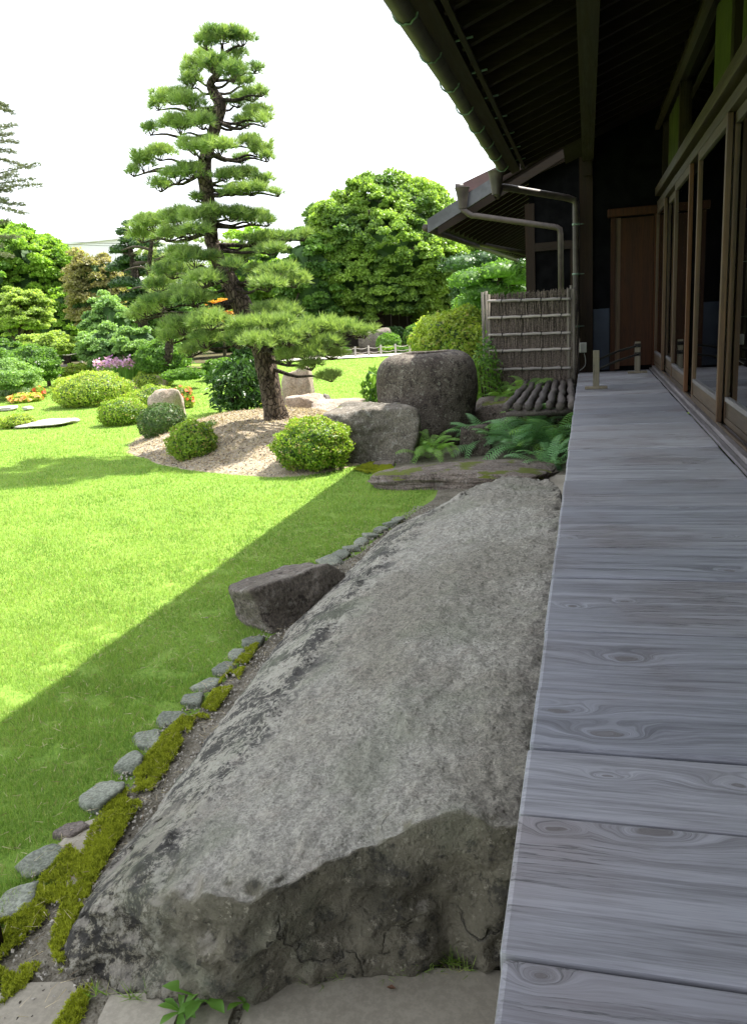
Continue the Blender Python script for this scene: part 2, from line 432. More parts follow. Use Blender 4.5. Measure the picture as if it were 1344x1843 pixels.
MAT['edge_brown'] = m_stone('brown_edging', (.11, .09, .075), (.18, .15, .13), darkamt=.2, lichen=.15, bump=.5, scale=1.6)
MAT['slab'] = m_stone('pale_slab', (.36, .33, .30), (.46, .43, .40), darkamt=.05, lichen=.1, bump=.4)
MAT['bark'] = m_bark('pine_bark', (.055, .04, .03), (.15, .115, .085))
MAT['bark_dark'] = m_bark('dark_bark', (.03, .024, .018), (.07, .055, .04))
MAT['twigs'] = m_plain('branch_wood', (.05, .038, .028), .9, var=.3, scale=20)

MAT['needles'] = m_leaf('pine_needles', (.08, .155, .05), (.28, .385, .12), .34, .45, .45)
MAT['needles_pale'] = m_leaf('pale_pine_needles', (.13, .19, .06), (.27, .34, .11), .3, .45, .5)
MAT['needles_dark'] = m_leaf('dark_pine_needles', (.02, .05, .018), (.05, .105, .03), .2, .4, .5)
MAT['conifer'] = m_leaf('blue_conifer', (.10, .12, .075), (.18, .20, .12), .2, .4, .6)
MAT['leaf_bright'] = m_leaf('bright_leaves', (.10, .21, .025), (.28, .44, .06), .5, .4, .5)
MAT['leaf_mid'] = m_leaf('mid_green_leaves', (.05, .12, .025), (.15, .28, .05), .42, .4, .45)
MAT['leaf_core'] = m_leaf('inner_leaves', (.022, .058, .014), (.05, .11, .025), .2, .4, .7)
MAT['leaf_camphor'] = m_leaf('broadleaf_leaves', (.065, .14, .035), (.27, .40, .075), .45, .28, .45, big=.55)
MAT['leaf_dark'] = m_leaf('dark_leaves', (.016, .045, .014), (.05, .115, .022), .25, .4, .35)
MAT['leaf_maple'] = m_leaf('pale_maple_leaves', (.17, .26, .05), (.36, .46, .12), .5, .4, .5)
MAT['leaf_blue'] = m_leaf('bluish_green_leaves', (.10, .20, .07), (.24, .38, .12), .4, .4, .5)
MAT['leaf_orange'] = m_leaf('orange_brown_leaves', (.15, .15, .055), (.31, .28, .13), .45, .45, .5)
MAT['leaf_gold'] = m_leaf('golden_leaves', (.45, .30, .03), (.60, .25, .04), .5, .5, .5)
MAT['azalea'] = m_leaf('azalea_leaves', (.07, .15, .015), (.26, .38, .04), .4, .45, .45, c3=(.34, .30, .10))
MAT['azalea_yellow'] = m_leaf('yellow_azalea_leaves', (.14, .25, .03), (.37, .46, .07), .42, .45, .45, c3=(.32, .30, .09))
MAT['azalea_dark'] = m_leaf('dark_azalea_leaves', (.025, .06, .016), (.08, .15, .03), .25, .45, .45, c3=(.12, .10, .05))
MAT['fern'] = m_leaf('fern_leaves', (.08, .20, .04), (.24, .44, .09), .42, .5, .42)
MAT['fern_dark'] = m_leaf('blue_green_fern_leaves', (.06, .17, .07), (.19, .38, .16), .36, .5, .38)
MAT['fern_yellow'] = m_leaf('yellow_fern_leaves', (.40, .42, .04), (.60, .58, .08), .5, .5, .45)
MAT['iris_leaf'] = m_leaf('iris_leaves', (.10, .22, .04), (.22, .40, .08), .5, .4, .4)
MAT['iris_flower'] = m_leaf('iris_petals', (.55, .22, .58), (.78, .50, .80), .4, .5, .5)
MAT['red_flower'] = m_leaf('red_flowers', (.55, .05, .03), (.75, .16, .08), .4, .5, .5)
MAT['pink_flower'] = m_leaf('orange_pink_flowers', (.65, .22, .10), (.75, .45, .15), .4, .5, .5)
MAT['reed'] = m_leaf('blue_green_reeds', (.18, .27, .16), (.36, .46, .30), .4, .5, .5)
MAT['weed'] = m_leaf('weed_leaves', (.11, .24, .04), (.19, .36, .07), .4, .5, .45)
MAT['litter'] = m_leaf('dry_litter', (.16, .10, .055), (.50, .42, .28), .15, .8, .8, spec=.1)
MAT['chip'] = m_leaf('stone_chips', (.09, .08, .065), (.38, .355, .31), .0, .9, .9, spec=.1)
MAT['grass'] = m_leaf('grass_blades', (.115, .22, .040), (.27, .395, .095), .42, .5, .6, c3=(.34, .34, .15), spec=.2, big=2.0)
MAT['moss'] = m_leaf('moss_tufts', (.16, .195, .02), (.38, .42, .045), .25, .5, .8, spec=.1, big=5)

def m_ground():
    b = NB('lawn_ground'); v = b.coord('Object')
    big = b.noise(v, .35, 4); mid = b.noise(v, 3, 5, .6); fn = b.noise(v, 42, 6, .75)
    col = b.mix(b.ramp(fn, .3, .7), (.09, .18, .022), (.22, .33, .055))
    col = b.mix(b.ramp(mid, .42, .7, 0, .45), col, (.20, .27, .06))
    col = b.mix(b.ramp(big, .40, .65, 0, .30), col, (.12, .24, .04))
    return b.done(b.pbr(col, .9, b.bump(fn, .6, .02), .15))
def m_soil(name, a, c, g, pebble=.5):
    b = NB(name); v = b.coord('Object')
    n = b.noise(v, 5, 6, .65); f = b.noise(v, 70, 5, .7); p = b.vor(v, 85)
    col = b.mix(b.ramp(n, .35, .65), a, c)
    col = b.mix(b.ramp(f, .45, .7, 0, .7), col, g)
    h = b.math('ADD', f, b.math('MULTIPLY', b.ramp(p, .6, .1), pebble))
    return b.done(b.pbr(col, .95, b.bump(h, .8, .015), .15))
MAT['ground'] = m_ground()
MAT['soil'] = m_soil('damp_soil', (.10, .088, .065), (.20, .18, .14), (.34, .32, .27))
MAT['sand'] = m_soil('pale_gravel_sand', (.25, .20, .135), (.40, .33, .24), (.56, .49, .38), 1.0)
MAT['mulch'] = m_soil('brown_ground', (.06, .05, .03), (.10, .09, .045), (.14, .15, .05))
MAT['path'] = m_soil('pale_path_gravel', (.50, .48, .43), (.58, .56, .50), (.66, .64, .58))

b = NB('window_glass')
gl = b.n('ShaderNodeBsdfGlossy'); gl.inputs['Roughness'].default_value = .01; gl.inputs[0].default_value = (1, 1, 1, 1)
trn = b.n('ShaderNodeBsdfTransparent'); trn.inputs[0].default_value = (.82, .88, .85, 1)
fr = b.n('ShaderNodeFresnel'); fr.inputs[0].default_value = 1.5
mxs = b.n('ShaderNodeMixShader'); b.l(fr.outputs[0], mxs.inputs[0]); b.l(trn.outputs[0], mxs.inputs[1]); b.l(gl.outputs[0], mxs.inputs[2])
MAT['glass'] = b.done(mxs.outputs[0])
b = NB('basin_water')
MAT['water'] = b.done(b.pbr((.02, .03, .02), .03, spec=.6))

# ------------------------------------------------------------------ shape makers
def vnoise(P, s, amp, oct_=3, seed=0.0):
    out = np.zeros(len(P))
    for i, p in enumerate(P):
        out[i] = mn.fractal(Vector((p[0] * s + seed, p[1] * s + seed * 1.7, p[2] * s - seed)), 1.0, 2.1, oct_)
    return out * amp
_ico = {}
def ico(sub):
    if sub not in _ico:
        bm = bmesh.new(); bmesh.ops.create_icosphere(bm, subdivisions=sub, radius=1)
        _ico[sub] = (np.array([v.co[:] for v in bm.verts]), np.array([[v.index for v in f.verts] for f in bm.faces])); bm.free()
    return _ico[sub]
def rock(name, c, size, mat, seed, label=None, cat='rock', rz=0.0, sub=5, planes=9, rough=.05, sharp=14, group=None, parent=None, flat_top=None, tilt=0.0):
    """an angular boulder: a rounded convex cut by random planes, then weathered; c = centre of its base"""
    r_ = np.random.default_rng(seed)
    D, F = ico(sub)
    N = r_.normal(size=(planes, 3)); N /= np.linalg.norm(N, axis=1, keepdims=True)
    Hh = r_.uniform(.72, 1.0, planes)
    ax = np.array([[0, 0, 1], [0, 0, -1], [1, 0, 0], [-1, 0, 0], [0, 1, 0], [0, -1, 0]], float)
    N = np.vstack([N, ax + r_.normal(size=(6, 3)) * .10]); N /= np.linalg.norm(N, axis=1, keepdims=True)
    Hh = np.concatenate([Hh, [flat_top or .85, .9, .95, .95, .95, .95]])
    q = np.clip(D @ N.T, 1e-3, None) / Hh
    rad = 1 / (np.sum(q ** sharp, 1) ** (1 / sharp))
    V = D * rad[:, None]
    nz = vnoise(D, 1.8, rough * 1.6, 4, seed) + vnoise(D, 6, rough * .6, 4, seed + 5)
    V = V * (1 + nz)[:, None]
    V = V * (np.array(size) / 2)
    if tilt:
        ct, st = math.cos(tilt), math.sin(tilt); V = V @ np.array([[ct, 0, st], [0, 1, 0], [-st, 0, ct]]).T
    V[:, 2] += size[2] * .5 * .72                     # a quarter of it is in the ground
    me = npmesh(name, V, F, True)
    o = link(name, me, parent, mat); o.location = Vector(c); o.rotation_euler = (0, 0, rz)
    if label: tag(o, label, cat, group)
    return o
LEAF = np.array([[0, 0, 0], [-.42, .45, .10], [0, 1, -.06], [.42, .45, .10], [0, .5, -.04]], float)
LEAF_F = np.array([[0, 4, 1], [1, 4, 2], [0, 3, 4], [4, 3, 2]])
LEAF2_F = np.array([[0, 3, 1], [1, 3, 2]])
def leaves(name, P, Nrm, size, mat, parent, lean=.5, simple=True, aspect=.8, droop=0.0, rnd=None, up=None):
    n = len(P)
    Z = Nrm + rng.normal(size=(n, 3)) * lean
    M = frames(Z)
    if droop:
        # leaf axis (column y) leans outward and down
        A = Nrm + rng.normal(size=(n, 3)) * .5; A[:, 2] -= droop
        A /= np.linalg.norm(A, axis=1, keepdims=True)
        X = np.cross(A, Z); X /= np.linalg.norm(X, axis=1, keepdims=True) + 1e-9
        M = np.stack([X, A, np.cross(X, A)], 2)
    s = size * rng.uniform(.65, 1.3, n)
    S = np.stack([s * aspect, s, s], 1)
    M = M * S[:, None, :]
    TV = LEAF[:4].copy() if simple else LEAF.copy()
    TV[:, 1] -= .4
    me = batch(name, TV, LEAF2_F if simple else LEAF_F, M, P, False, rnd)
    return link(name, me, parent, mat)
def sph(n):
    v = rng.normal(size=(n, 3)); return v / np.linalg.norm(v, axis=1, keepdims=True)
def blob_points(n, c, r, lo=.82, zmin=-.6, lump=.08, lumps=2.5, seed=0.0):
    D = sph(int(n * 1.5)); D = D[D[:, 2] > zmin][:n]
    k = rng.uniform(lo, 1.0, len(D)) ** .6
    w = 1 + lump * (np.sin(D[:, 0] * lumps * 3 + seed) * np.cos(D[:, 1] * lumps * 2.7 + seed * 2) + .6 * np.sin(D[:, 2] * lumps * 5 + seed + D[:, 0] * 4))
    k = np.where(rng.random(len(D)) < .07, k * rng.uniform(1.0, 1.12, len(D)), k)
    dent = np.array([mn.noise(Vector((d[0] * 3.5 + seed, d[1] * 3.5, d[2] * 3.5))) for d in D]) if len(D) < 13000 and lo > .8 else 0
    P = D * (k * w + dent * .09)[:, None] * np.array(r) + np.array(c)
    Nn = D / np.array(r); Nn /= np.linalg.norm(Nn, axis=1, keepdims=True)
    return P, Nn
def shrub(name, base, r, h, n, lsize, mat, label, cat='shrub', group=None, ry=None, lump=.085, core=None, flowers=None, zc=.42, lo=.86):
    """clipped shrub: base centre, radius, height; leaves over an inner mass of twigs and leaves"""
    t = empty(name, base, label, cat, group)
    ry = ry or r
    c = (0, 0, h * zc)
    rz = h * (1 - zc)
    seed = random.random() * 20
    P, Nn = blob_points(n, c, (r, ry, rz), lo, -.75, lump, 2.5, seed)
    k = P[:, 2] > -.02; P, Nn = P[k], Nn[k]
    leaves('foliage', P, Nn, lsize, mat, t, .75, simple=False)
    D, F = ico(4)
    w = 1 + lump * (np.sin(D[:, 0] * 7.5 + seed) * np.cos(D[:, 1] * 6.75 + seed * 2) + .6 * np.sin(D[:, 2] * 12.5 + seed + D[:, 0] * 4))
    V = D * (w * .80)[:, None] * np.array((r, ry, rz)) + np.array(c)
    V[:, 2] = np.maximum(V[:, 2], -.01)
    V *= 1 + (rng.random((len(V), 1)) - .5) * .06
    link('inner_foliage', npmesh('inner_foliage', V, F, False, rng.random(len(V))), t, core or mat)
    st = MB()
    for i in range(6):
        a = i * 1.05 + random.random(); st.tube([(math.cos(a) * .02 * r, math.sin(a) * .02 * r, -.03), (math.cos(a) * r * .4, math.sin(a) * ry * .4, h * .35)], [.012, .006], 5)
    st.build('stem', MAT['twigs'], t)
    if flowers:
        fm, fn_ = flowers
        P, Nn = blob_points(fn_, c, (r * 1.02, ry * 1.02, rz * 1.02), .97, -.1, lump, 2.5, seed)
        leaves('flower', P, Nn, lsize * 2.0, fm, t, .4, simple=False, aspect=1.4)['kind'] = 'stuff'
    return t
def clump_tree(name, base, crown_c, crown_r, nclump, nleaf, lsize, mat, label, cat='tree', group=None, trunk_r=.25, bark='bark_dark', clump=.26, droop=.4, zmin=-.85, flat=.75, limbs=9, lo=.72, inner=True, lean=.55):
    """broadleaf tree: clumps of leaves spread through an uneven crown, trunk and limbs below"""
    base = np.array(base, float)
    t = empty(name, base, label, cat, group)
    cc = np.array(crown_c, float) - base; cr = np.array(crown_r, float)
    seed = random.random() * 50
    C, _ = blob_points(nclump, cc, cr * .9, lo, zmin, .13, 1.6, seed)
    per = max(6, nleaf // len(C))
    Ps, Ns, Rn = [], [], []
    for c in C:
        r = clump * float(np.mean(cr)) * random.uniform(.6, 1.25)
        D = sph(per); D[:, 2] = np.abs(D[:, 2]) * 1.0 - .25
        k = rng.uniform(.5, 1.05, (per, 1))
        P = c + D * k * np.array([r, r, r * flat])
        Ps.append(P); N0 = D + np.array([0, 0, .55]) + (c - cc) / cr * .35
        Ns.append(N0 / np.linalg.norm(N0, axis=1, keepdims=True))
        Rn.append(np.clip(rng.random(per) * .6 + random.random() * .4, 0, 1))
    P, Nn, rr = np.vstack(Ps), np.vstack(Ns), np.concatenate(Rn)
    leaves('crown', P, Nn, lsize, mat, t, lean, droop=droop, rnd=rr)
    if inner:
        D, F = ico(4)
        w = 1 + .13 * (np.sin(D[:, 0] * 4.8 + seed) * np.cos(D[:, 1] * 4.3 + seed * 2) + .6 * np.sin(D[:, 2] * 8 + seed + D[:, 0] * 4))
        V = D * (w * .66)[:, None] * cr + cc
        V += rng.normal(size=V.shape) * .05 * cr
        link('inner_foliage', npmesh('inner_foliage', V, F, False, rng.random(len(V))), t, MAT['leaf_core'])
    mb = MB()
    top = cc + np.array([0, 0, cr[2] * .3])
    P0 = np.array([0, 0, -.2]); mid = top * .5 + np.array([random.uniform(-.1, .1) * cr[0], 0, 0])
    path = curve([P0, mid, top], 8)
    mb.tube(path, np.linspace(trunk_r, trunk_r * .3, 8), 8, .08)
    mb.build('trunk', MAT[bark], t)
    lb = MB()
    for i in range(limbs):
        a = i * 2.4 + seed; s0 = path[random.randint(2, 6)]
        e = cc + np.array([math.cos(a) * cr[0] * .8, math.sin(a) * cr[1] * .8, random.uniform(-.4, .5) * cr[2]])
        m_ = (s0 + e) / 2 + np.array([0, 0, .08 * cr[2]])
        lb.tube(curve([s0, m_, e], 5), np.linspace(trunk_r * .4, trunk_r * .08, 5), 5, .1)
    lb.build('branch', MAT['twigs'], t)
    return t

# needle tufts for pines
def tufts(name, P, U, L, mat, parent, needles=16, width=.006, spread=.9):
    n = len(P)
    P2 = np.repeat(P, needles, 0); U2 = np.repeat(U, needles, 0)
    D = U2 + rng.normal(size=(len(P2), 3)) * spread * .62
    D /= np.linalg.norm(D, axis=1, keepdims=True)
    M = frames(np.cross(D, rng.normal(size=D.shape)))
    X = np.cross(D, M[:, :, 2]); X /= np.linalg.norm(X, axis=1, keepdims=True) + 1e-9
    s = L * rng.uniform(.7, 1.15, len(P2))
    MM = np.stack([X * width, D * s[:, None], M[:, :, 2] * .001], 2)
    TV = np.array([[-.5, 0, 0], [.5, 0, 0], [.12, 1, 0], [-.12, 1, 0]], float)
    me = batch(name, TV, np.array([[0, 1, 2, 3]]), MM, P2, False, np.repeat(rng.random(n), needles))
    return link(name, me, parent, mat)
def pine_pad(parent, c, r, dens, L, mat, width=.006, needles=16, base=None, name='foliage_pad', spread=.9):
    """one cloud of pine foliage: tufts over a flattened, lumpy dome with twigs under it"""
    rx, ry, rz = r
    n = int(dens * (rx * ry + .5 * (rx + ry) * rz) * math.pi)
    n = max(n, 8)
    # sub lumps
    k = max(7, int(8 + rx * 16))
    Ls = []
    for q in range(k):
        a = q * 2.4 + rx * 10; rr_ = .68 * math.sqrt((q + .5) / k)
        Ls.append([rr_ * math.cos(a) * rx, rr_ * math.sin(a) * ry, random.uniform(-.22, .28) * rz + (.15 - rr_ * .25) * rz])
    Ls = np.array(Ls)
    lr = rng.uniform(.34, .50, k)
    idx = rng.integers(0, k, n)
    D = sph(n); D[:, 2] = np.where(D[:, 2] < -.25, -D[:, 2], D[:, 2])
    P = Ls[idx] + D * (lr[idx] * rng.uniform(.5, 1.0, n))[:, None] * np.array([rx, ry, rz * 1.25])
    U = D * np.array([.85, .85, .5]) + np.array([0, 0, .65]); U /= np.linalg.norm(U, axis=1, keepdims=True)
    P = P + np.array(c)
    o = tufts(name, P, U, L, mat, parent, needles, width, spread)
    mb = MB()
    b0 = np.array(base if base is not None else (c[0], c[1], c[2] - rz * .5), float)
    for l in Ls[:7]:
        e = l + np.array(c); m_ = (b0 + e) / 2 - np.array([0, 0, rz * .12])
        m_ = m_ + rng.normal(size=3) * rz * .08
        mb.tube(curve([b0, m_, e], 5), np.linspace(max(.008, rx * .018), .004, 5), 5, .15)
    t = mb.build('twig', MAT['twigs'], o)
    return o

# ferns
def frond_mesh(L=.55, w=.09, droop=.5, pairs=17, seed=0, name='frond'):
    r_ = random.Random(seed)
    V, F, Rn = [], [], []
    def pt(t):
        return np.array([0, L * t * (1 - .18 * t), L * (.75 * t - (.45 + droop) * t * t)])
    for i in range(10):
        t = i / 9; p = pt(t); q = .004 * (1 - t) + .001
        V += [p + [-q, 0, 0], p + [q, 0, 0]]
    for i in range(9):
        F.append((2 * i, 2 * i + 1, 2 * i + 3, 2 * i + 2))
    for j in range(pairs):
        t = .12 + .88 * j / pairs; p = pt(t); p2 = pt(min(1, t + .03)); d = p2 - p; d /= np.linalg.norm(d) + 1e-9
        ll = w * (math.sin(math.pi * (t * .78 + .16)) ** .8) * r_.uniform(.9, 1.1)
        for sd in (-1, 1):
            o = len(V); ang = .35 + .3 * t
            a = np.array([sd * math.cos(ang), 0, 0]) + d * math.sin(ang) + np.array([0, 0, -.15]); a /= np.linalg.norm(a)
            b_ = d * L * .0115
            V += [p - b_ * .7, p + a * ll * .5 - b_ * 1.0 + [0, 0, .006], p + a * ll + [0, 0, -.012], p + a * ll * .5 + b_ * 1.0 + [0, 0, .006], p + b_ * .7]
            F.append((o, o + 1, o + 3, o + 4)); F.append((o + 1, o + 2, o + 3, o + 3))
    V = np.array(V); me = bpy.data.meshes.new(name)
    me.from_pydata([tuple(v) for v in V], [], [tuple(dict.fromkeys(f)) for f in F])
    a = me.attributes.new('rnd', 'FLOAT', 'POINT'); a.data.foreach_set('value', np.full(len(V), r_.random(), np.float32))
    return me
FROND = [frond_mesh(1.0, .17, d, 17, i) for i, d in enumerate((.15, .3, .45, .25, .1, .35))]
def mesh_with(me, mat):
    m2 = me.copy(); m2.materials.clear(); m2.materials.append(mat); return m2
def fern(base, L, n, mat, label, spread=(0, 2 * math.pi), group='ferns growing under the veranda edge', low=.15):
    t = empty('fern', base, label, 'fern', group)
    ms = [mesh_with(m_, mat) for m_ in FROND]
    for i in range(n):
        o = link('frond', ms[i % 6], t)
        s = L * random.uniform(.7, 1.1)
        a = spread[0] + (spread[1] - spread[0]) * (i + random.random()) / n
        o.scale = (s, s, s)
        o.rotation_euler = (random.uniform(-low, .70), random.uniform(-.25, .25), a)
        o.location = (random.uniform(-.06, .06), random.uniform(-.06, .06), random.uniform(0, .13) if n > 20 else 0)
    return t

# ================================================================== THE SETTING
STONES = [(25, 1620, 74, 0), (74, 1546, 70, 0), (130, 1492, 52, 1), (183, 1430, 74, 0), (236, 1371, 56, 0), (268, 1329, 54, 0), (308, 1293, 56, 0),
          (344, 1258, 42, 0), (375, 1229, 42, 0), (405, 1201, 44, 0), (427, 1176, 38, 0), (454, 1152, 42, 0),
          (592, 1008, 42, 0), (614, 997, 32, 0), (633, 986, 30, 0), (650, 973, 30, 0), (667, 962, 28, 0), (685, 952, 26, 0), (702, 943, 24, 0), (717, 934, 24, 0)]
EP = np.array([G(x, y) for x, y, w, k in STONES])
EY_ = np.concatenate([[-3], EP[:, 1], [6.3, 6.9, 7.4, 9.0]]); EX_ = np.concatenate([[-1.75], EP[:, 0], [-1.32, -1.28, -1.9, -2.2]])
def edge_x(Y): return np.interp(Y, EY_, EX_)
MC = np.array([-4.15, 9.75]); 
MOUND = [G(225, 805), G(262, 828), G(300, 842), G(350, 850), G(400, 855), G(450, 859), G(500, 862), G(560, 858), G(610, 848), G(650, 838), (-2.1, 8.3, 0), (-2.2, 9.4, 0),
         (-2.6, 10.6, 0), (-3.2, 11.6, 0), (-4.2, 12.1, 0), (-5.3, 12.0, 0), (-6.1, 11.2, 0), (-6.35, 10.3, 0)]
MA = np.array([(math.atan2(p[1] - MC[1], p[0] - MC[0]), math.hypot(p[0] - MC[0], p[1] - MC[1])) for p in MOUND]); MA = MA[np.argsort(MA[:, 0])]
pb_ = G(497, 768, .25)
def mound_r(x, y):
    a = np.arctan2(y - MC[1], x - MC[0]); d = np.hypot(x - MC[0], y - MC[1])
    rr = np.interp(a, np.concatenate([MA[:, 0] - 2 * math.pi, MA[:, 0], MA[:, 0] + 2 * math.pi]), np.tile(MA[:, 1], 3))
    return d / rr
def mound_z(x, y):
    q = np.clip(1 - mound_r(x, y), 0, 1); s = np.clip(q / .75, 0, 1)
    return .30 * s * s * (3 - 2 * s) + .03 * np.clip(q * 8, 0, 1)
def ground_z(x, y):
    return .035 * np.sin(x * .45 + 1) * np.clip((y - 5) / 10, 0, 1) * np.cos(y * .3)
xs = np.concatenate([np.linspace(-400, -40, 12), np.linspace(-36, 12, 97), np.linspace(16, 400, 12)])
ys = np.concatenate([np.linspace(-60, -2, 8), np.linspace(-1.5, 45, 94), np.linspace(50, 600, 14)])
gx, gy = np.meshgrid(xs, ys)
gz = ground_z(gx, gy) * (np.abs(gx) < 36) * (gy < 45)
nx, ny = len(xs), len(ys)
ii = (np.arange(ny - 1)[:, None] * nx + np.arange(nx - 1)[None]).ravel()
gF = np.stack([ii, ii + 1, ii + nx + 1, ii + nx], 1)
tag(link('lawn', npmesh('lawn', np.stack([gx.ravel(), gy.ravel(), gz.ravel()], 1), gF, True), None, MAT['ground']), kind='structure')

def sheet(name, outline, z, mat, res=.12, amp=.0, kind='structure', seed=0.0, edge=.06, dome=0.0):
    """flat patch with a ragged outline (star-shaped round its centre)"""
    o = np.array([(p[0], p[1]) for p in outline], float); c = o.mean(0)
    m = 0; pts = []
    for i in range(len(o)):
        a, b_ = o[i], o[(i + 1) % len(o)]; k = max(2, int(np.linalg.norm(b_ - a) / res))
        for j in range(k): pts.append(a + (b_ - a) * j / k)
    pts = np.array(pts); n = len(pts)
    w = np.array([mn.noise(Vector((p[0] * 3 + seed, p[1] * 3, seed))) for p in pts]) * edge
    d = pts - c; L = np.linalg.norm(d, axis=1, keepdims=True); pts = pts + d / L * w[:, None]
    rings = 10; V = []
    for r in range(rings, 0, -1):
        q = c + (pts - c) * (r / rings); h = np.array([mn.noise(Vector((p[0] * 5, p[1] * 5, seed + 3))) for p in q]) * amp
        e = 0 if r == rings else 1
        zz = z + (h + dome * (1 - (r / rings) ** 4)) * e - (0.003 if r == rings else 0)
        V.append(np.column_stack([q, zz]))
    V = np.vstack(V + [np.array([[c[0], c[1], z + dome]])])
    F = []
    for r in range(rings - 1):
        for k in range(n):
            k2 = (k + 1) % n; F.append((r * n + k, r * n + k2, (r + 1) * n + k2, (r + 1) * n + k))
    me = bpy.data.meshes.new(name)
    me.from_pydata([tuple(v) for v in V], [], F + [((rings - 1) * n + k, (rings - 1) * n + (k + 1) % n, rings * n) for k in range(n)])
    for p in me.polygons: p.use_smooth = True
    return tag(link(name, me, None, mat), kind=kind)

# soil strip between the edging stones and the veranda (left border follows the stones)
V, F = [], []
Ys = np.linspace(-1.5, 11.8, 134)
for i, Y in enumerate(Ys):
    xl = float(edge_x(Y)) + .03 + .04 * mn.noise(Vector((Y * 2.3, 0, 0)))
    for k in range(14):
        x = xl + (1.2 - xl) * k / 13
        V.append((x, Y, .012 + .012 * mn.noise(Vector((x * 4, Y * 4, 2))) * (k > 0) - (.016 if k == 0 else 0)))
for i in range(len(Ys) - 1):
    for k in range(13): F.append((i * 14 + k, i * 14 + k + 1, (i + 1) * 14 + k + 1, (i + 1) * 14 + k))
tag(link('soil_strip', npmesh('soil_strip', V, F, True), None, MAT['soil']), kind='structure')

# sand mound
n_a, n_r = 96, 40
V = []
for r in range(n_r + 1):
    q = 1 - r / n_r
    for a in range(n_a):
        an = 2 * math.pi * a / n_a - math.pi
        R_ = np.interp(an, np.concatenate([MA[:, 0] - 2 * math.pi, MA[:, 0], MA[:, 0] + 2 * math.pi]), np.tile(MA[:, 1], 3)) * q
        x, y = MC[0] + math.cos(an) * R_, MC[1] + math.sin(an) * R_
        z = float(mound_z(np.array(x), np.array(y))) + .02 * mn.noise(Vector((x * 2.5, y * 2.5, 0))) * (r > 1) + (.008 * mn.noise(Vector((x * 9, y * 9, 0))) if r > 1 else 0) + (-.05 if r == 0 else 0)
        V.append((x, y, z))
F = [(r * n_a + k, r * n_a + (k + 1) % n_a, (r + 1) * n_a + (k + 1) % n_a, (r + 1) * n_a + k) for r in range(n_r) for k in range(n_a)]
tag(link('sand_mound', npmesh('sand_mound', V, F, True), None, MAT['sand']), kind='structure')

# ground under the far planting and the pale path in front of it
sheet('planting_ground', [(-60, 34), (-22, 33.2), (-16, 31.6), (-10, 30.9), (-3, 30.6), (2, 30), (6, 30), (20, 60), (0, 90), (-60, 90)], .03, MAT['mulch'], 2.0, edge=.2)
sheet('planting_bed', [G(-40, 690), G(60, 672), G(150, 672), G(240, 668), G(330, 670), G(372, 662), (-21, 34, 0), (-45, 34, 0)], .05, MAT['mulch'], 1.0, edge=.2)
sheet('gravel_path', [(-11.5, 29.3), (-10, 28.9), (-4, 28.7), (3, 28.5), (3, 30.3), (-4, 30.5), (-10, 30.7), (-11.5, 30.6)], .055, MAT['path'], .6, edge=.05)

# paving under the eaves: slabs near the camera, one by one
def slab(outline, z, t_, label=None):
    bm = bmesh.new()
    top = [bm.verts.new((p[0], p[1], z)) for p in outline]
    f = bm.faces.new(top)
    r = bmesh.ops.extrude_face_region(bm, geom=[f]); vs_ = [v for v in r['geom'] if isinstance(v, bmesh.types.BMVert)]
    for v in vs_: v.co.z -= t_
    bmesh.ops.recalc_face_normals(bm, faces=bm.faces)
    es = [e for e in bm.edges if all(abs(v.co.z - z) < 1e-5 for v in e.verts)]
    bmesh.ops.bevel(bm, geom=es, offset=.012, segments=2, affect='EDGES')
    return bmobj('paving_slab', bm, MAT['concrete'], pave)
pave = tag(bpy.data.objects.new('pavement', None), kind='structure'); COL.objects.link(pave)
g = lambda x, y: tuple(G(x, y)[:2])
slab([g(432, 1850), g(452, 1800), g(490, 1782), g(600, 1772), (-.40, 1.50), (0.1, 1.57), (1.0, 1.57), (1.0, .2), (-.62, .2)], .028, .08)
slab([g(330, 1900), g(350, 1826), g(420, 1796), g(444, 1800), g(424, 1850), g(390, 2000), g(300, 2000)], .024, .08)
slab([g(170, 1850), g(195, 1798), g(300, 1790), g(340, 1816), g(320, 1870), g(300, 1960), g(150, 1990)], .022, .08)
slab([g(-80, 1860), g(-20, 1800), g(60, 1772), g(140, 1770), g(158, 1800), g(150, 1860), g(120, 1960), g(-60, 1960)], .018, .08)
slab([g(100, 1530), g(140, 1490), g(200, 1470), g(215, 1500), g(170, 1600), g(120, 1640)], .020, .08)
slab([(-.9, 5.95), (-.55, 6.0), (-.2, 5.9), (.6, 5.9), (.6, 7.05), (-.3, 7.1), (-.6, 7.0)], .03, .08)

# ================================================================== FOREGROUND ROCK
base = [(-1.31, 1.42), (-1.10, 1.335), (-.78, 1.355), (-.53, 1.46), (-.30, 1.535), (-.10, 1.58), (-.05, 2.5), (-.05, 3.6), (-.09, 4.6), (-.14, 5.2), (-.34, 5.72), (-.70, 5.88), (-1.08, 5.72),
        (-1.40, 5.3), (-1.44, 4.2), (-1.455, 3.4), (-1.42, 2.8), (-1.39, 2.2), (-1.37, 1.75)]
topr = [(-1.05, 1.45, .235), (-.92, 1.36, .265), (-.69, 1.315, .315), (-.50, 1.465, .352), (-.29, 1.555, .388), (-.12, 1.58, .405), (-.09, 2.5, .425), (-.10, 3.6, .425), (-.15, 4.6, .415), (-.175, 5.05, .37), (-.33, 5.42, .355), (-.60, 5.48, .345), (-.82, 5.05, .315),
        (-.99, 4.6, .27), (-1.04, 3.75, .265), (-1.06, 3.05, .265), (-1.03, 2.45, .26), (-1.01, 1.9, .25), (-1.02, 1.62, .24)]
NR = 900
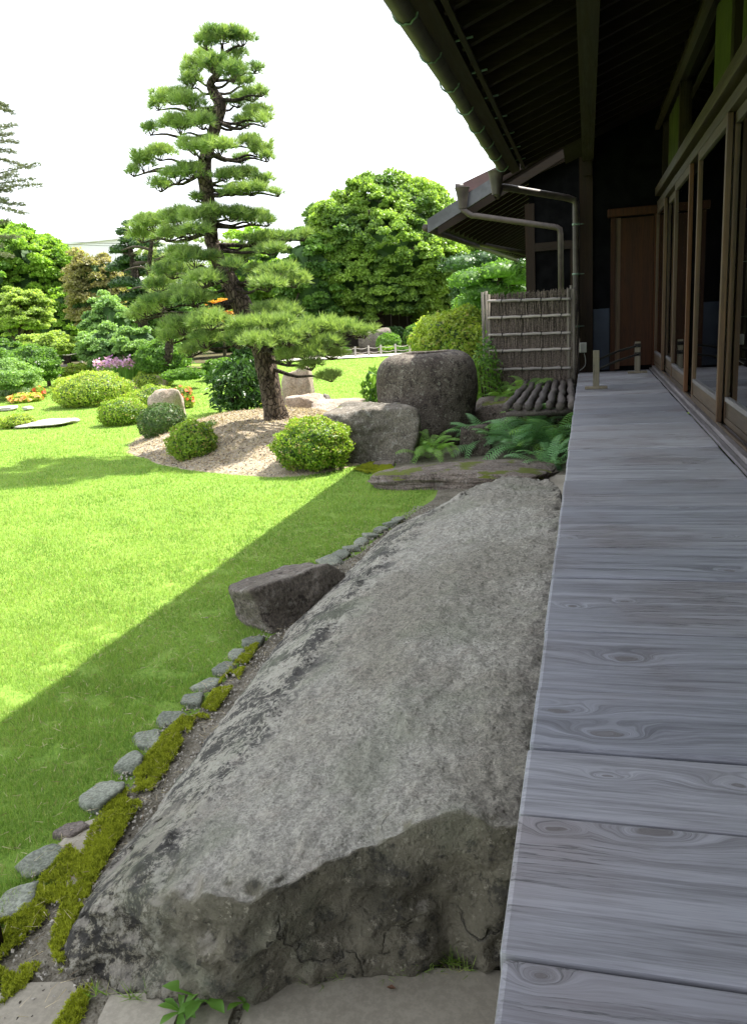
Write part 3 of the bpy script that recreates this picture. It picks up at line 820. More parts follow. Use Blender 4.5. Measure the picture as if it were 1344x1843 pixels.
def closed(pts, n, lens=None):
    P = np.array(pts, float); m = len(P)
    Q = np.vstack([P[-1], P, P[0], P[1]])
    out = []
    seg = np.array([max(.15, np.linalg.norm(np.array(base[i]) - np.array(base[(i + 1) % m]))) for i in range(m)])
    cum = np.concatenate([[0], np.cumsum(seg)])
    for d in np.linspace(0, cum[-1], n, endpoint=False):
        i = min(m - 1, int(np.searchsorted(cum, d, 'right')) - 1); u = (d - cum[i]) / seg[i]
        a, b_, c, e = Q[i], Q[i + 1], Q[i + 2], Q[i + 3]
        sp = .5 * ((2 * b_) + (-a + c) * u + (2 * a - 5 * b_ + 4 * c - e) * u * u + (-a + 3 * b_ - 3 * c + e) * u ** 3)
        out.append(.35 * sp + .65 * (b_ * (1 - u) + c * u))
    return np.array(out)
B0 = closed([(x, y, -.12) for x, y in base], NR); T0 = closed(topr, NR)
rings = []
for t in np.linspace(0, 1, 46)[:-1]:
    k = t ** 1.7
    bulge = .028 * math.sin(math.pi * t) 
    P = B0 * (1 - k) + T0 * k
    P[:, 2] = B0[:, 2] + (T0[:, 2] - B0[:, 2]) * (t ** .95)
    out = B0[:, :2] - np.array([-.6, 3.3]); out /= np.linalg.norm(out, axis=1, keepdims=True)
    P[:, :2] += out * bulge
    rings.append(P)
SA, SB = np.array([-.55, 2.1, .385]), np.array([-.50, 4.85, .375])
tt = np.clip((T0[:, 1] - SA[1]) / (SB[1] - SA[1]), 0, 1)[:, None]
SPN = SA + (SB - SA) * tt
for u in np.linspace(0, 1, 62):
    P = T0 * (1 - u) + SPN * u
    P[:, 2] = T0[:, 2] + (SPN[:, 2] - T0[:, 2]) * (1 - (1 - u) ** 1.15) + .004 * math.sin(math.pi * min(1, u * 2))
    rings.append(P)
V = np.vstack(rings); NRG = len(rings)
idx = np.arange(NR)
F = np.vstack([np.stack([r * NR + idx, r * NR + (idx + 1) % NR, (r + 1) * NR + (idx + 1) % NR, (r + 1) * NR + idx], 1) for r in range(NRG - 1)])
rid = np.repeat(np.arange(NRG), NR)
nb_ = vnoise(V, 1.1, .020, 3, 3.0); nm = vnoise(V, 5.0, .020, 4, 9.0); nf = vnoise(V, 22.0, .010, 3, 1.0)
side = np.clip((44 - rid) / 12, 0, 1)
front = side * (V[:, 1] < 1.75)
chip = np.abs(vnoise(V, 3.2, 1.0, 4, 14.0)) * .085 * front + np.abs(vnoise(V, 8.0, .06, 5, 21.0)) * front
rim = np.exp(-((rid - 47) / 5.0) ** 2) * vnoise(V, 7.0, .034, 4, 33.0)
ctr = np.array([-.6, 3.3, 0]); dirv = V - ctr; dirv[:, 2] = 0; dirv[:, 1] *= (np.abs(V[:, 1] - 3.3) > 1.4); dirv /= np.linalg.norm(dirv, axis=1, keepdims=True) + 1e-6
amt = (nm * 1.1 + nf - (chip - .035 * front) * .8)
V[:, :2] += dirv[:, :2] * (side * amt)[:, None]
V[:, 2] += (1 - side) * (nb_ * .9 + nm * .55 + nf * .75) + rim
# small chip on the top face
cp = G(690, 1118, .38); d_ = np.hypot((V[:, 0] - cp[0]) / .09, (V[:, 1] - cp[1]) / .05); V[:, 2] -= .010 * np.exp(-d_ ** 2) * (1 - side)
V[:, 0] = np.minimum(V[:, 0], -.03)
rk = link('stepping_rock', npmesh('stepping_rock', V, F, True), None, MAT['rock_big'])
tag(rk, 'huge long grey slab of rough natural rock lying beside the wooden veranda in the foreground', 'rock')

rock('boulder', tuple(G(500, 1105) * [1, 1, 0] + [-.01, .13, -.10]), (.52, .64, .37), MAT['red_rock'], 12, 'dark reddish flat-topped boulder wedged between the lawn and the left edge of the huge rock', rz=-.50, planes=3, sharp=30, rough=.04, flat_top=.80, tilt=-.10, sub=6)

# edging stones
ords = ['nearest', 'second', 'third, brownish,', 'fourth', 'fifth', 'sixth', 'seventh', 'eighth', 'ninth', 'tenth', 'eleventh', 'twelfth']
for i, (x, y, w, k) in enumerate(STONES):
    p = G(x, y, .02); s = depth(p) / FPX * w
    if i < 12: lab = ('small brown stone tucked low in the lawn edging, third from the near corner' if k else ords[i] + ' flat green-grey edging stone of the row running up to the dark boulder')
    else: lab = ['first', 'second', 'third', 'fourth', 'fifth', 'sixth', 'seventh', 'eighth'][i - 12] + ' small flat edging stone past the dark boulder along the far lawn edge'
    rock('edging_stone', (p[0], p[1], -.014), (s * 1.0, s * random.uniform(.95, 1.35), random.uniform(.06, .085)), MAT['edge_brown' if k else 'edge_stone'], 40 + i, lab, 'stone', rz=random.uniform(-.5, .9), sub=4, planes=6, rough=.045, sharp=16, group='edging stones along the lawn', flat_top=.40, tilt=random.uniform(-.10, .10))

# ================================================================== VERANDA
ver = empty('veranda', (0, 6, 0), 'weathered grey-blue plank veranda running along the house on the right', 'veranda')
def vchild(o): 
    o.parent = ver; o.matrix_parent_inverse = Matrix.Translation((0, -6, 0)); return o
KNOTS = [(tuple(G(x, y, .6)[:2]), r * .72) for x, y, r in ((1122, 1184, .020), (1008, 1281, .015), (1098, 1322, .020), (1032, 1089, .011), (1122, 1081, .008), (1312, 1029, .014), (966, 1760, .006), (1168, 1500, .018), (1000, 1492, .010), (1325, 1412, .010), (1085, 1395, .006), (1025, 970, .010), (1290, 969, .010), (1230, 915, .012), (1060, 905, .008), (1310, 1330, .009))]
seams = [-1.2, -.93, -.66, -.38, -.08, .22, .58, .954, 1.294, 1.53, 1.80, 2.172, 2.637, 2.978, 3.318, 3.62, 3.86, 4.186, 4.56, 4.83, 5.13, 5.5, 5.82, 6.15, 6.5, 6.8, 7.14, 7.5, 7.83, 8.2, 8.5, 8.86, 9.2, 9.55, 9.9, 10.25, 10.6, 11.0]
for i in range(len(seams) - 1):
    y0, y1 = seams[i], seams[i + 1]
    gap = .007 + random.random() * .003
    bm = bmesh.new()
    dz = random.uniform(-.004, .004)
    xl = -.12 + random.uniform(-.003, .003)
    addbox(bm, (xl - 0, y0 + gap / 2 - 0, -.048), (.766, y1 - gap / 2, 0), .009)
    for v in bm.verts: v.co.y -= (y0 + y1) / 2
    o = bmobj('plank', bm, MAT['deck'])
    kk = [((k[0][0]), k[0][1] - (y0 + y1) / 2, k[1]) for k in KNOTS if y0 < k[0][1] < y1][:2]
    if not kk and y0 > 3.9: kk = [(random.uniform(0, .7), random.uniform(-.1, .1), random.uniform(.005, .014)) for _ in range(random.randint(0, 2))]
    while len(kk) < 2: kk.append((0.0, 0.0, 0.0))
    o['knot_a'], o['knot_b'] = [float(q) for q in kk[0]], [float(q) for q in kk[1]]
    o.parent = ver
    o.location = (0, (y0 + y1) / 2 - 6, .6 + dz); o.rotation_euler = (random.uniform(-.003, .003), random.uniform(-.002, .002), random.uniform(-.0015, .0015))
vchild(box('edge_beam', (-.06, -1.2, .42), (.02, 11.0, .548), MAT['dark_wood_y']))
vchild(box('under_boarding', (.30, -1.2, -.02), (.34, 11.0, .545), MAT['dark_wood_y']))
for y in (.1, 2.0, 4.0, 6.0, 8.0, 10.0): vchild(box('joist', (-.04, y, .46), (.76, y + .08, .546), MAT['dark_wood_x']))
for y in (6.4, 8.4, 10.6): vchild(box('post', (-.02, y, -.02), (.08, y + .1, .418), MAT['dark_wood_z']))

# ================================================================== HOUSE
house = empty('house', (2, 5, 0), 'old dark wooden house with deep eaves, glazed sliding doors and gutter on the right', 'house')
HINV = Matrix.Translation((-2, -5, 0))
def hc(o, parent=None):
    o.parent = parent or house
    if parent is None: o.matrix_parent_inverse = HINV
    return o
EX, EZ, SL = -.855, 3.09, .37                        # eave edge and roof slope
def rz_(x): return EZ + (x - EX) * SL
def slope_box(name, x0, x1, y0, y1, t0, t1, mat, parent=None, bev=0):
    """box lying on the roof slope: thickness from t0 to t1 above the soffit line"""
    V = [(x, y, rz_(x) + t) for x in (x0, x1) for y in (y0, y1) for t in (t0, t1)]
    F = [(0, 1, 3, 2), (4, 6, 7, 5), (0, 4, 5, 1), (2, 3, 7, 6), (0, 2, 6, 4), (1, 5, 7, 3)]
    me = bpy.data.meshes.new(name); me.from_pydata(V, [], F)
    o = link(name, me, None, mat); return hc(o, parent)
roof = slope_box('roof', EX - .04, 5.5, -3.0, 10.25, .075, .16, MAT['tile'])
RP = roof
def rc(o): o.parent = RP; return o
# soffit boards, each its own
nb = 58
for i in range(nb):
    y0 = -2.98 + i * 13.2 / nb
    o = slope_box('soffit_board', EX + .02, 3.0, y0 + .004, y0 + 13.2 / nb - .004, .050 + random.uniform(-.002, .003), .072, MAT['soffit'], RP)
for i in range(40):
    y0 = -2.9 + i * .335
    o = slope_box('rafter', EX + .10, 2.2, y0, y0 + .055, -.055, .047, MAT['soffit'], RP)
slope_box('fascia_board', EX - .01, EX + .085, -3.0, 10.24, -.062, .048, MAT['dark_wood_y'], RP)
slope_box('eave_batten', EX + .12, EX + .15, -3.0, 10.24, -.075, -.057, MAT['dark_wood_y'], RP)
# roof tiles' front row over the eave: rounded ends
for i in range(10):
    slope_box('soffit_board', .075, 3.6, 10.24 + i * .22, 10.24 + i * .22 + .215, .02, .05, MAT['soffit'], RP)
slope_box('soffit_board', -.30, .07, 10.24, 12.3, .09, .12, MAT['soffit'], RP)
mb = MB()
for i in range(54):
    y = -2.9 + i * .245
    mb.tube([(EX - .0, y, rz_(EX) + .17), (EX + .6, y, rz_(EX + .6) + .19)], .055, 8)
o = mb.build('tile_row', MAT['tile']); o['kind'] = 'stuff'; o.parent = RP
hc(box('eave_beam', (-.065, -3.0, 3.19), (.07, 11.0, 3.36), MAT['dark_wood_y']))
hc(box('corner_post', (-.10, 10.98, 0), (.06, 11.12, 3.25), MAT['dark_wood_z']))
hc(box('beam_end', (-.05, 10.9, 3.02), (.05, 11.15, 3.187), MAT['dark_wood_y']))
# end wall across the veranda
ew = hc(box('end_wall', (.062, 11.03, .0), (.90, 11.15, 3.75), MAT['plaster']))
hc(box('blue_panel', (.07, 11.005, .62), (.27, 11.028, 1.40), MAT['blue_panel']))
fr_ = hc(box('cedar_door_frame', (.28, 10.96, .60), (.34, 11.02, 2.50), MAT['cedar']))
hc(box('cedar_door_frame', (.80, 10.96, .60), (.858, 11.02, 2.50), MAT['cedar']))
hc(box('cedar_door_head', (.24, 10.93, 2.502), (.87, 11.02, 2.60), MAT['cedar'], bev=.01))
dr = hc(box('cedar_door', (.40, 10.985, .66), (.795, 11.015, 2.48), MAT['cedar']))
box('door_panel', (.342, 10.99, .62), (.398, 11.012, 2.49), MAT['door_wood'], dr)
# wall line: sill, threshold, lintels, transom
hc(box('sill_edge', (.768, -1.0, .60), (.80, 11.0, .622), MAT['sill_wood'], bev=.004))
hc(box('sill', (.802, -1.0, .56), (.95, 11.0, .648), MAT['sill_wood'], bev=.005))
hc(box('track_rail', (.832, -1.0, .650), (.845, 11.0, .668), MAT['door_wood_y']))
hc(box('track_rail', (.880, -1.0, .650), (.893, 11.0, .668), MAT['door_wood_y']))
hc(box('lintel', (.80, -1.0, 2.70), (.96, 11.0, 2.80), MAT['door_wood_y'], bev=.008))
hc(box('door_head', (.825, -1.0, 2.565), (.95, 11.0, 2.64), MAT['door_wood_y'], bev=.005))
hc(box('recess_board', (.87, -1.0, 2.64), (.90, 11.0, 2.70), MAT['dark_wood_y']))
hc(box('upper_rail', (.785, -1.0, 3.46), (.84, 11.0, 3.50), MAT['door_wood_y']))
hc(box('wall_plate', (.845, -1.0, 3.50), (.98, 11.0, 3.72), MAT['dark_wood_y']))
def frame_panel(name, y0, y1, xc, z0, z1, st=.055, kick=.165, th=.034, head=.07, mat='door_wood', orange=False):
    """glazed sliding door: stiles, rails, kick board, pane"""
    xa, xb = xc - th / 2, xc + th / 2
    t = bpy.data.objects.new(name, None); COL.objects.link(t); t.location = (xc, (y0 + y1) / 2, z0); hc(t)
    iv = Matrix.Translation((-xc, -(y0 + y1) / 2, -z0))
    def c(o): o.parent = t; o.matrix_parent_inverse = iv; return o
    m0 = MAT['orange_wood'] if orange else MAT[mat]
    c(box('stile', (xa, y0, z0), (xb, y0 + st, z1), m0, bev=.004))
    c(box('stile', (xa, y1 - st, z0), (xb, y1, z1), MAT[mat], bev=.004))
    c(box('bottom_rail', (xa + .001, y0 + st, z0), (xb - .001, y1 - st, z0 + .035), MAT['door_wood_y']))
    c(box('kick_board', (xa + .008, y0 + st, z0 + .036), (xb - .008, y1 - st, z0 + kick - .03), MAT['door_wood_y']))
    c(box('middle_rail', (xa + .001, y0 + st, z0 + kick - .029), (xb - .001, y1 - st, z0 + kick), MAT['sill_wood'], bev=.003))
    c(box('top_rail', (xa + .001, y0 + st, z1 - head), (xb - .001, y1 - st, z1), MAT['door_wood_y'], bev=.003))
    c(box('pane', (xc - .002, y0 + st, z0 + kick), (xc + .002, y1 - st, z1 - head), MAT['glass']))
    return t
frame_panel('sliding_door', 1.35, 3.02, .886, .67, 2.56)
frame_panel('sliding_door', 2.95, 4.38, .839, .67, 2.56)
frame_panel('sliding_door', 4.30, 5.72, .886, .67, 2.56)
frame_panel('sliding_door', 5.66, 7.04, .839, .67, 2.56)
frame_panel('sliding_door', 7.57, 8.78, .839, .67, 2.56, orange=True)
frame_panel('sliding_door', 8.72, 9.98, .886, .67, 2.56)
frame_panel('sliding_door', 9.90, 10.99, .839, .67, 2.56)
# transom band above the lintel: posts, cloth blinds and dark panes
for y in (2.9, 5.80, 8.9, 10.7): hc(box('transom_post', (.86, y, 2.802), (.95, y + .11, 3.498), MAT['dark_wood_z']))
for y0, y1 in ((3.02, 3.6), (4.75, 5.79), (5.93, 6.95), (9.40, 10.5)):
    n = 24; V = []
    for i in range(n + 1):
        y = y0 + (y1 - y0) * i / n; w = .010 * math.sin(i * 1.1) + .006 * math.sin(i * 2.7)
        V += [(.90 + w, y, 2.805), (.90 + w * .4, y, 3.495)]
    hc(link('blind', npmesh('blind', V, [(2 * i, 2 * i + 2, 2 * i + 3, 2 * i + 1) for i in range(n)], True), None, MAT['green_blind']))
for y0, y1 in ((3.6, 4.75), (6.95, 8.89), (9.02, 9.4), (1.0, 2.89)):
    hc(box('transom_pane', (.915, y0, 2.805), (.92, y1, 3.495), MAT['glass']))
# room behind the doors
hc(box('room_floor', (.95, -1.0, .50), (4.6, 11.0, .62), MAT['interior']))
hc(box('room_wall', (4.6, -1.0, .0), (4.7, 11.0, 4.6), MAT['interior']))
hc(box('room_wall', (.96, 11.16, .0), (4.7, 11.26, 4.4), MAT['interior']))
hc(box('room_wall', (.96, -1.1, .0), (4.7, -1.0, 4.4), MAT['interior']))
for y0, y1 in ((3.2, 3.7), (4.0, 5.0), (6.05, 6.75), (8.0, 8.5)):
    n = 40; V = []
    for i in range(n + 1):
        y = y0 + (y1 - y0) * i / n; w = .022 * math.sin(i * 1.3)
        V += [(1.12 + w, y, .63), (1.12 + w * .6, y, 2.66)]
    hc(link('curtain', npmesh('curtain', V, [(2 * i, 2 * i + 2, 2 * i + 3, 2 * i + 1) for i in range(n)], True), None, MAT['curtain']))
hc(box('room_ceiling', (.97, -1.0, 2.72), (4.6, 11.0, 2.76), MAT['interior']))

# gutter along the eave: half-round trough, hooks, hopper, downpipe
GX, GZ, GR = -.925, 3.045, .062
n = 60; V = []; F = []
segs = 9
for i in range(n + 1):
    y = -3.0 + (12.75) * i / n; zz = GZ + .004 * math.sin(y * 2.1); xx = GX + .004 * math.sin(y * 1.3)
    for k in range(segs + 1):
        a = math.pi + math.pi * k / segs
        V.append((xx + GR * math.cos(a), y, zz + GR * math.sin(a)))
    for k in range(segs, -1, -1):
        a = math.pi + math.pi * k / segs
        V.append((xx + (GR - .005) * math.cos(a), y, zz + (GR - .005) * math.sin(a)))
m_ = 2 * (segs + 1)
for i in range(n):
    for k in range(m_):
        F.append((i * m_ + k, i * m_ + (k + 1) % m_, (i + 1) * m_ + (k + 1) % m_, (i + 1) * m_ + k))
gut = link('gutter', npmesh('gutter', V, F, True), None, MAT['copper']); hc(gut)
for i, y in enumerate(np.arange(-2.6, 9.7, .72)):
    mb = MB()
    mb.tube([(GX + (GR + .006) * math.cos(a), y + .012 * math.sin(a * 9), GZ + (GR + .006) * math.sin(a)) for a in np.linspace(math.pi * .92, math.pi * 2.0, 12)], .006, 6)
    hk = mb.build('gutter_hook', MAT['verdigris']); hk.parent = gut
    mb = MB(); mb.tube([(GX + GR, y, GZ + .01), (GX + .14, y, GZ + .03), (GX + .26, y + .01, GZ + .045)], .007, 6)
    hk = mb.build('hook_arm', MAT['verdigris']); hk.parent = gut
def hopper(name, x, y, z, s=1.0):
    bm = bmesh.new()
    prof = [(.055, -.20), (.062, -.12), (.075, -.04), (.085, .02), (.095, .05), (.10, .06), (.088, .062)]
    for k in range(len(prof)):
        pass
    vs_ = [[bm.verts.new((x + s * r * math.cos(a), y + s * r * math.sin(a), z + s * h)) for a in np.linspace(0, 2 * math.pi, 17)[:-1]] for r, h in prof]
    for i in range(len(prof) - 1):
        for k in range(16): bm.faces.new((vs_[i][k], vs_[i][(k + 1) % 16], vs_[i + 1][(k + 1) % 16], vs_[i + 1][k]))
    return bmobj(name, bm, MAT['copper'], None, True)
p1 = AY(893, 318, 9.9)
hp = hopper('hopper', float(p1[0]), 9.86, float(p1[2]), 1.0); hc(hp)
def pipe(pts, r, name='downpipe', straps=()):
    mb = MB(); mb.tube(pts, r, 12)
    o = hc(mb.build(name, MAT['copper']))
    for s_ in straps:
        mb = MB(); mb.tube([(s_[0], s_[1], s_[2] - .012), (s_[0], s_[1], s_[2] + .012)], r * 1.18, 12); mb.tube([s_, (s_[0] + .1, s_[1] + .03, s_[2])], .006, 6)
        q = mb.build('pipe_clip', MAT['verdigris']); q.parent = o; q.matrix_parent_inverse = Matrix.Translation((0, 0, 0))
        q.parent = None; hc(q)
    return o
def bend(p, q, r_, k=4):
    p, q = np.array(p), np.array(q); return [tuple(p + (q - p) * t) for t in np.linspace(0, 1, k)]
a0 = (float(p1[0]), 9.86, float(p1[2]) - .19); a1 = AY(898, 336, 9.95); a1 = (float(a1[0]), 9.95, float(a1[2])); a2 = AY(1025, 357, 10.85); a3 = AY(1034, 372, 10.86)
x3 = float(a3[0]) + .01
pipe([a0, (a0[0], a0[1], a0[2] - .03), (a1[0] + .02, a1[1], a1[2] - .005), (a1[0] + .08, a1[1] + .05, a1[2] - .012), (float(a2[0]) - .03, 10.82, float(a2[2]) + .005), (x3 - .01, 10.86, float(a2[2]) - .03), (x3, 10.86, float(a2[2]) - .09), (x3, 10.86, 1.6), (x3, 10.86, .05)], .040,
     straps=[(x3, 10.86, 2.45), (x3, 10.86, 1.85), (x3, 10.86, 1.2)])

# ------------------------------------------------------------------ second wing beyond
WY = 12.6
wing = empty('house_wing', (0, WY, 0), 'lower house wing beyond with stepped metal-edged roof and dark wall', 'house')
wing.rotation_euler = (0, 0, -.045)
def w(x, y): return AY(x, y, WY)
e0 = w(766, 402); e1 = w(878, 330)
sl = (e1[2] - e0[2]) / (e1[0] - e0[0])
def wbox(name, p, t0, t1, ylen, mat, parent=None, y0=0.0, x1=None):
    """roof piece whose near edge follows p[0]->p[1] (x,z), thickness t0..t1, running back ylen"""
    (xa, za), (xb, zb) = p
    V = [(x, y, z + t) for (x, z) in ((xa, za), (xb, zb)) for y in (y0, y0 + ylen) for t in (t0, t1)]
    F = [(0, 1, 3, 2), (4, 6, 7, 5), (0, 4, 5, 1), (2, 3, 7, 6), (0, 2, 6, 4), (1, 5, 7, 3)]
    me = bpy.data.meshes.new(name); me.from_pydata(V, [], F)
    return link(name, me, parent or wing, mat)
X0, Z0 = float(e0[0]), float(e0[2]); X1 = -.2; Z1 = Z0 + (X1 - X0) * sl * .95
lr = wbox('lower_roof', ((X0, Z0), (-1.36, Z0 + (-1.36 - X0) * sl * .98)), -.02, .05, 11, MAT['grey_roof'], y0=.03)
XF = -1.36; ZF = Z0 + (XF - X0) * sl * .98
wbox('verge_flashing', ((X0, Z0), (XF, ZF)), -.13, .065, .03, MAT['grey_roof'], lr)
wbox('barge_board', ((X0 + .16, Z0 + .16 * sl), (X1, Z1)), -.25, -.132, .035, MAT['dark_wood_x'], lr, y0=.01)
for i in range(34):
    y0 = .06 + i * .32
    wbox('soffit_board', ((X0 + .04, Z0 + .04 * sl), (X1, Z1)), -.05, -.022, .30, MAT['soffit'], lr, y0=y0)
for i in range(26):
    wbox('rafter', ((X0 + .14, Z0 + .14 * sl), (X1, Z1)), -.12, -.052, .055, MAT['soffit'], lr, y0=.15 + i * .42)
mb = MB(); mb.tube([(X0 - .04, .02, Z0 - .05), (X0 - .04, 11, Z0 - .05)], .055, 10); mb.build('gutter', MAT['copper'], lr)
u0 = w(826, 333); u1 = w(888, 304); s2 = (u1[2] - u0[2]) / (u1[0] - u0[0])
UX, UZ = float(u0[0]), float(u0[2])
ur = wbox('upper_roof', ((UX, UZ), (2.6, UZ + (2.6 - UX) * s2)), -.02, .05, 9, MAT['red_roof'], y0=.23)
wbox('verge_flashing', ((UX, UZ), (-1.24, UZ + (-1.24 - UX) * s2)), -.10, .065, .03, MAT['red_roof'], ur, y0=.2)
wbox('barge_board', ((UX + .10, UZ + .1 * s2), (2.6, UZ + (2.6 - UX) * s2)), -.30, -.102, .035, MAT['dark_wood_x'], ur, y0=.205)
h1 = w(832, 350)
mb = MB(); mb.tube([(UX - .02, .15, UZ - .03), (UX - .02, 6, UZ - .03)], .05, 10); mb.build('gutter', MAT['copper'], ur)
hp2 = hopper('hopper', float(h1[0]), -.08, float(h1[2]) + .03, 1.15); hp2.parent = wing
mb = MB(); q = [w(829, 343), w(822, 338)]; mb.tube([(float(h1[0]) + .02, -.08, float(h1[2]) + .10), (float(h1[0]) - .10, -.10, float(h1[2]) + .11)], .05, 8); mb.build('hopper_cap', MAT['copper'], wing)
b0 = (float(h1[0]), -.08, float(h1[2]) - .17); b1 = w(846, 388); b2 = w(1003, 411); b3 = w(1010, 428)
mb = MB(); xb3 = float(b3[0])
mb.tube([b0, (b0[0], -.08, b0[2] - .05), (float(b1[0]) + .03, -.10, float(b1[2]) - .005), (float(b1[0]) + .10, -.11, float(b1[2]) - .015), (float(b2[0]), -.2, float(b2[2])), (xb3 - .01, -.2, float(b2[2]) - .03), (xb3, -.2, float(b2[2]) - .10), (xb3, -.2, .05)], .042, 12)
mb.build('downpipe', MAT['copper'], wing)
# wall of the wing and its corner post
cp_ = AY(951, 430, WY + .5)
cxw = float(cp_[0])
box('corner_post', (cxw - .07, .42, 0), (cxw + .07, .56, 3.0), MAT['dark_wood_z'], wing)
box('wall', (cxw + .072, .47, 0), (2.6, .56, 3.6), MAT['plaster'], wing)
box('wall', (cxw - .02, .562, 0), (cxw + .06, 9, 2.9), MAT['plaster'], wing)
box('lintel', (cxw + .072, .42, 2.30), (0.2, .468, 2.42), MAT['dark_wood_x'], wing)
box('wall_post', (xb3 + .10, .36, 0), (xb3 + .20, .468, 2.29), MAT['dark_wood_z'], wing)
box('gable_infill', (-.9, .6, 2.4), (2.5, .66, 3.9), MAT['plaster'], wing)
f0 = AY(846, 441, 17); f1 = AY(940, 462, 17)
mb = MB(); mb.tube([(float(f0[0]), 17 - WY, float(f0[2]) + .12), (float(f0[0]), 17 - WY, float(f0[2])), (float(f1[0]) + .1, 17 - WY, float(f1[2]))], .045, 8); mb.build('downpipe', MAT['copper'], wing)

# ================================================================== THINGS ROUND THE VERANDA
ob = empty('outlet_box', (-.06, 10.95, .86), 'small white outlet box with hanging cord on the corner post beyond the veranda', 'outlet box')
box('housing', (-.045, -.03, -.0), (.045, .028, .125), MAT['white'], ob, .008)
box('cover', (-.036, -.036, .012), (.036, -.031, .10), MAT['white'], ob, .002)
mb = MB(); mb.tube(curve([(.012, 0, 0), (.03, -.01, -.08), (.028, -.01, -.16), (-.0, -.02, -.20), (-.05, -.03, -.235), (-.09, -.04, -.26)], 24), .005, 6); mb.build('cord', MAT['cord'], ob)

bar = empty('low_barrier', (.085, 8.78, .60), 'low barrier of two small wooden posts joined by dark poles on the far veranda', 'barrier')
for (x, y, h) in ((0, 0, .40), (.507, 1.68, .385)):
    box('post', (x - .032, y - .028, .028), (x + .032, y + .028, h), MAT['post_wood'], bar, .004)
    box('foot', (x - .115, y - .03, .002), (x + .115, y + .03, .030), MAT['post_wood'], bar, .004)
for z in (.34, .235):
    mb = MB(); mb.tube([(.02, .06, z - .04), (.25, .86, z - .01), (.507, 1.62, z)], .013, 8, .08); mb.build('pole', MAT['rope'], bar)
for z in (.34, .235):
    box('binding', (.47, 1.645, z - .02), (.545, 1.715, z + .025), MAT['rope'], bar)

# log bench
bn = empty('log_bench', (-.45, 9.0, 0), 'low platform of seven rough weathered logs beside the far end of the veranda', 'bench')
for i in range(7):
    x = -.30 + i * .0975 - .01
    mb = MB(); n = 22
    skew = (-.0 + .05 * (3 - i) / 3)
    pts = [(x + .006 * math.sin(j * .9 + i), -1.0 + 2.22 * j / (n - 1) + random.uniform(-.02, .02) * (j in (0, n - 1)), .528 + .03 * j / (n - 1) + .006 * math.sin(j * .7 + i * 2)) for j in range(n)]
    pts = [(px + skew * (py / 2.0), py, pz) for px, py, pz in pts]
    mb.tube(pts, [(.037 + .004 * math.sin(j * 1.3 + i * 3) + random.uniform(-.003, .003)) for j in range(n)], 12, .07)
    mb.build('log', MAT['log'], bn)
for y in (-.95, .9):
    mb = MB(); mb.tube([(-.34, y, .465), (.32, y, .465)], .035, 10, .05); mb.build('crossbeam', MAT['log'], bn)
for x, y in ((-.26, -.35), (.26, -.35), (-.3, .9), (.28, .9)):
    mb = MB(); mb.tube([(x, y, -.02), (x, y, .50)], .035, 8, .06); mb.build('leg', MAT['dark_wood_z'], bn)

# brushwood screen fence
SY = 10.25
sa, sb_ = AY(880, 530, SY), AY(1028, 517, SY)
scx = (float(sa[0]) + float(sb_[0])) / 2; sw = float(sb_[0] - sa[0]) + .02
scf = empty('brushwood_screen', (scx, SY, 0), 'brushwood screen fence with five pale bamboo rails behind the stone basin', 'fence')
n = 3800
xx_ = rng.uniform(-sw / 2, sw / 2, n); zz0 = rng.uniform(.02, .9, n); ll = rng.uniform(.45, 1.0, n)
zt = np.minimum(zz0 + ll, 1.66 + rng.normal(size=n) * .012)
A = np.stack([xx_, rng.uniform(-.035, .035, n), zz0], 1); B = np.stack([xx_ + rng.normal(size=n) * .035, rng.uniform(-.04, .04, n), zt], 1)
D = B - A; Lg = np.linalg.norm(D, axis=1); M = frames(D)
r_ = rng.uniform(.003, .006, n)
TV = np.array([[math.cos(a), math.sin(a), z] for z in (0, 1) for a in (0, 2.09, 4.19)])
TF = np.array([[0, 1, 4, 3], [1, 2, 5, 4], [2, 0, 3, 5]])
MM = M * np.stack([r_, r_, Lg], 1)[:, None, :]
o = link('brushwood', batch('brushwood', TV, TF, MM, A, False), scf, MAT['twig'])
box('backing', (-sw / 2, -.012, .02), (sw / 2, .012, 1.60), MAT['board_wall'], scf)
for k, (yl, yr) in enumerate(((542, 538), (572, 567), (603, 599), (632, 628), (665, 662))):
    pl, pr_ = AY(882, yl, SY - .05), AY(1018, yr, SY - .05)
    mb = MB(); q = 26
    mb.tube([(-sw / 2 - .01 + (sw - .01) * i / (q - 1), -.058, float(pl[2]) + (float(pr_[2]) - float(pl[2])) * i / (q - 1) + .002 * math.sin(i)) for i in range(q)], [.0165 + (.0035 if i % 8 == 4 + k % 3 else 0) for i in range(q)], 8)
    rl = mb.build('bamboo_rail', MAT['bamboo'], scf)
    for i in range(4):
        x = -sw / 2 + sw * (.16 + i * .235); z = float(pl[2]) + (float(pr_[2]) - float(pl[2])) * (x + sw / 2) / sw
        mb = MB(); mb.tube([(x + .021 * .3 * math.sin(a), -.058 + .023 * math.cos(a), z + .023 * math.sin(a)) for a in np.linspace(0, 2 * math.pi, 9)], .005, 5)
        mb.tube([(x, -.082, z - .01), (x - .012, -.09, z - .045)], .003, 4)
        mb.build('rope_tie', MAT['rope'], rl)
for x in (-sw / 2 - .035, sw / 2 - .015):
    for k in range(3):
        mb = MB(); mb.tube([(x + (k - 1) * .032, -.03 + .02 * (k % 2), -.03), (x + (k - 1) * .034 + random.uniform(-.01, .01), -.03 + .02 * (k % 2), 1.66 + random.uniform(0, .06))], .019, 7, .1)
        mb.build('post', MAT['old_post'], scf)

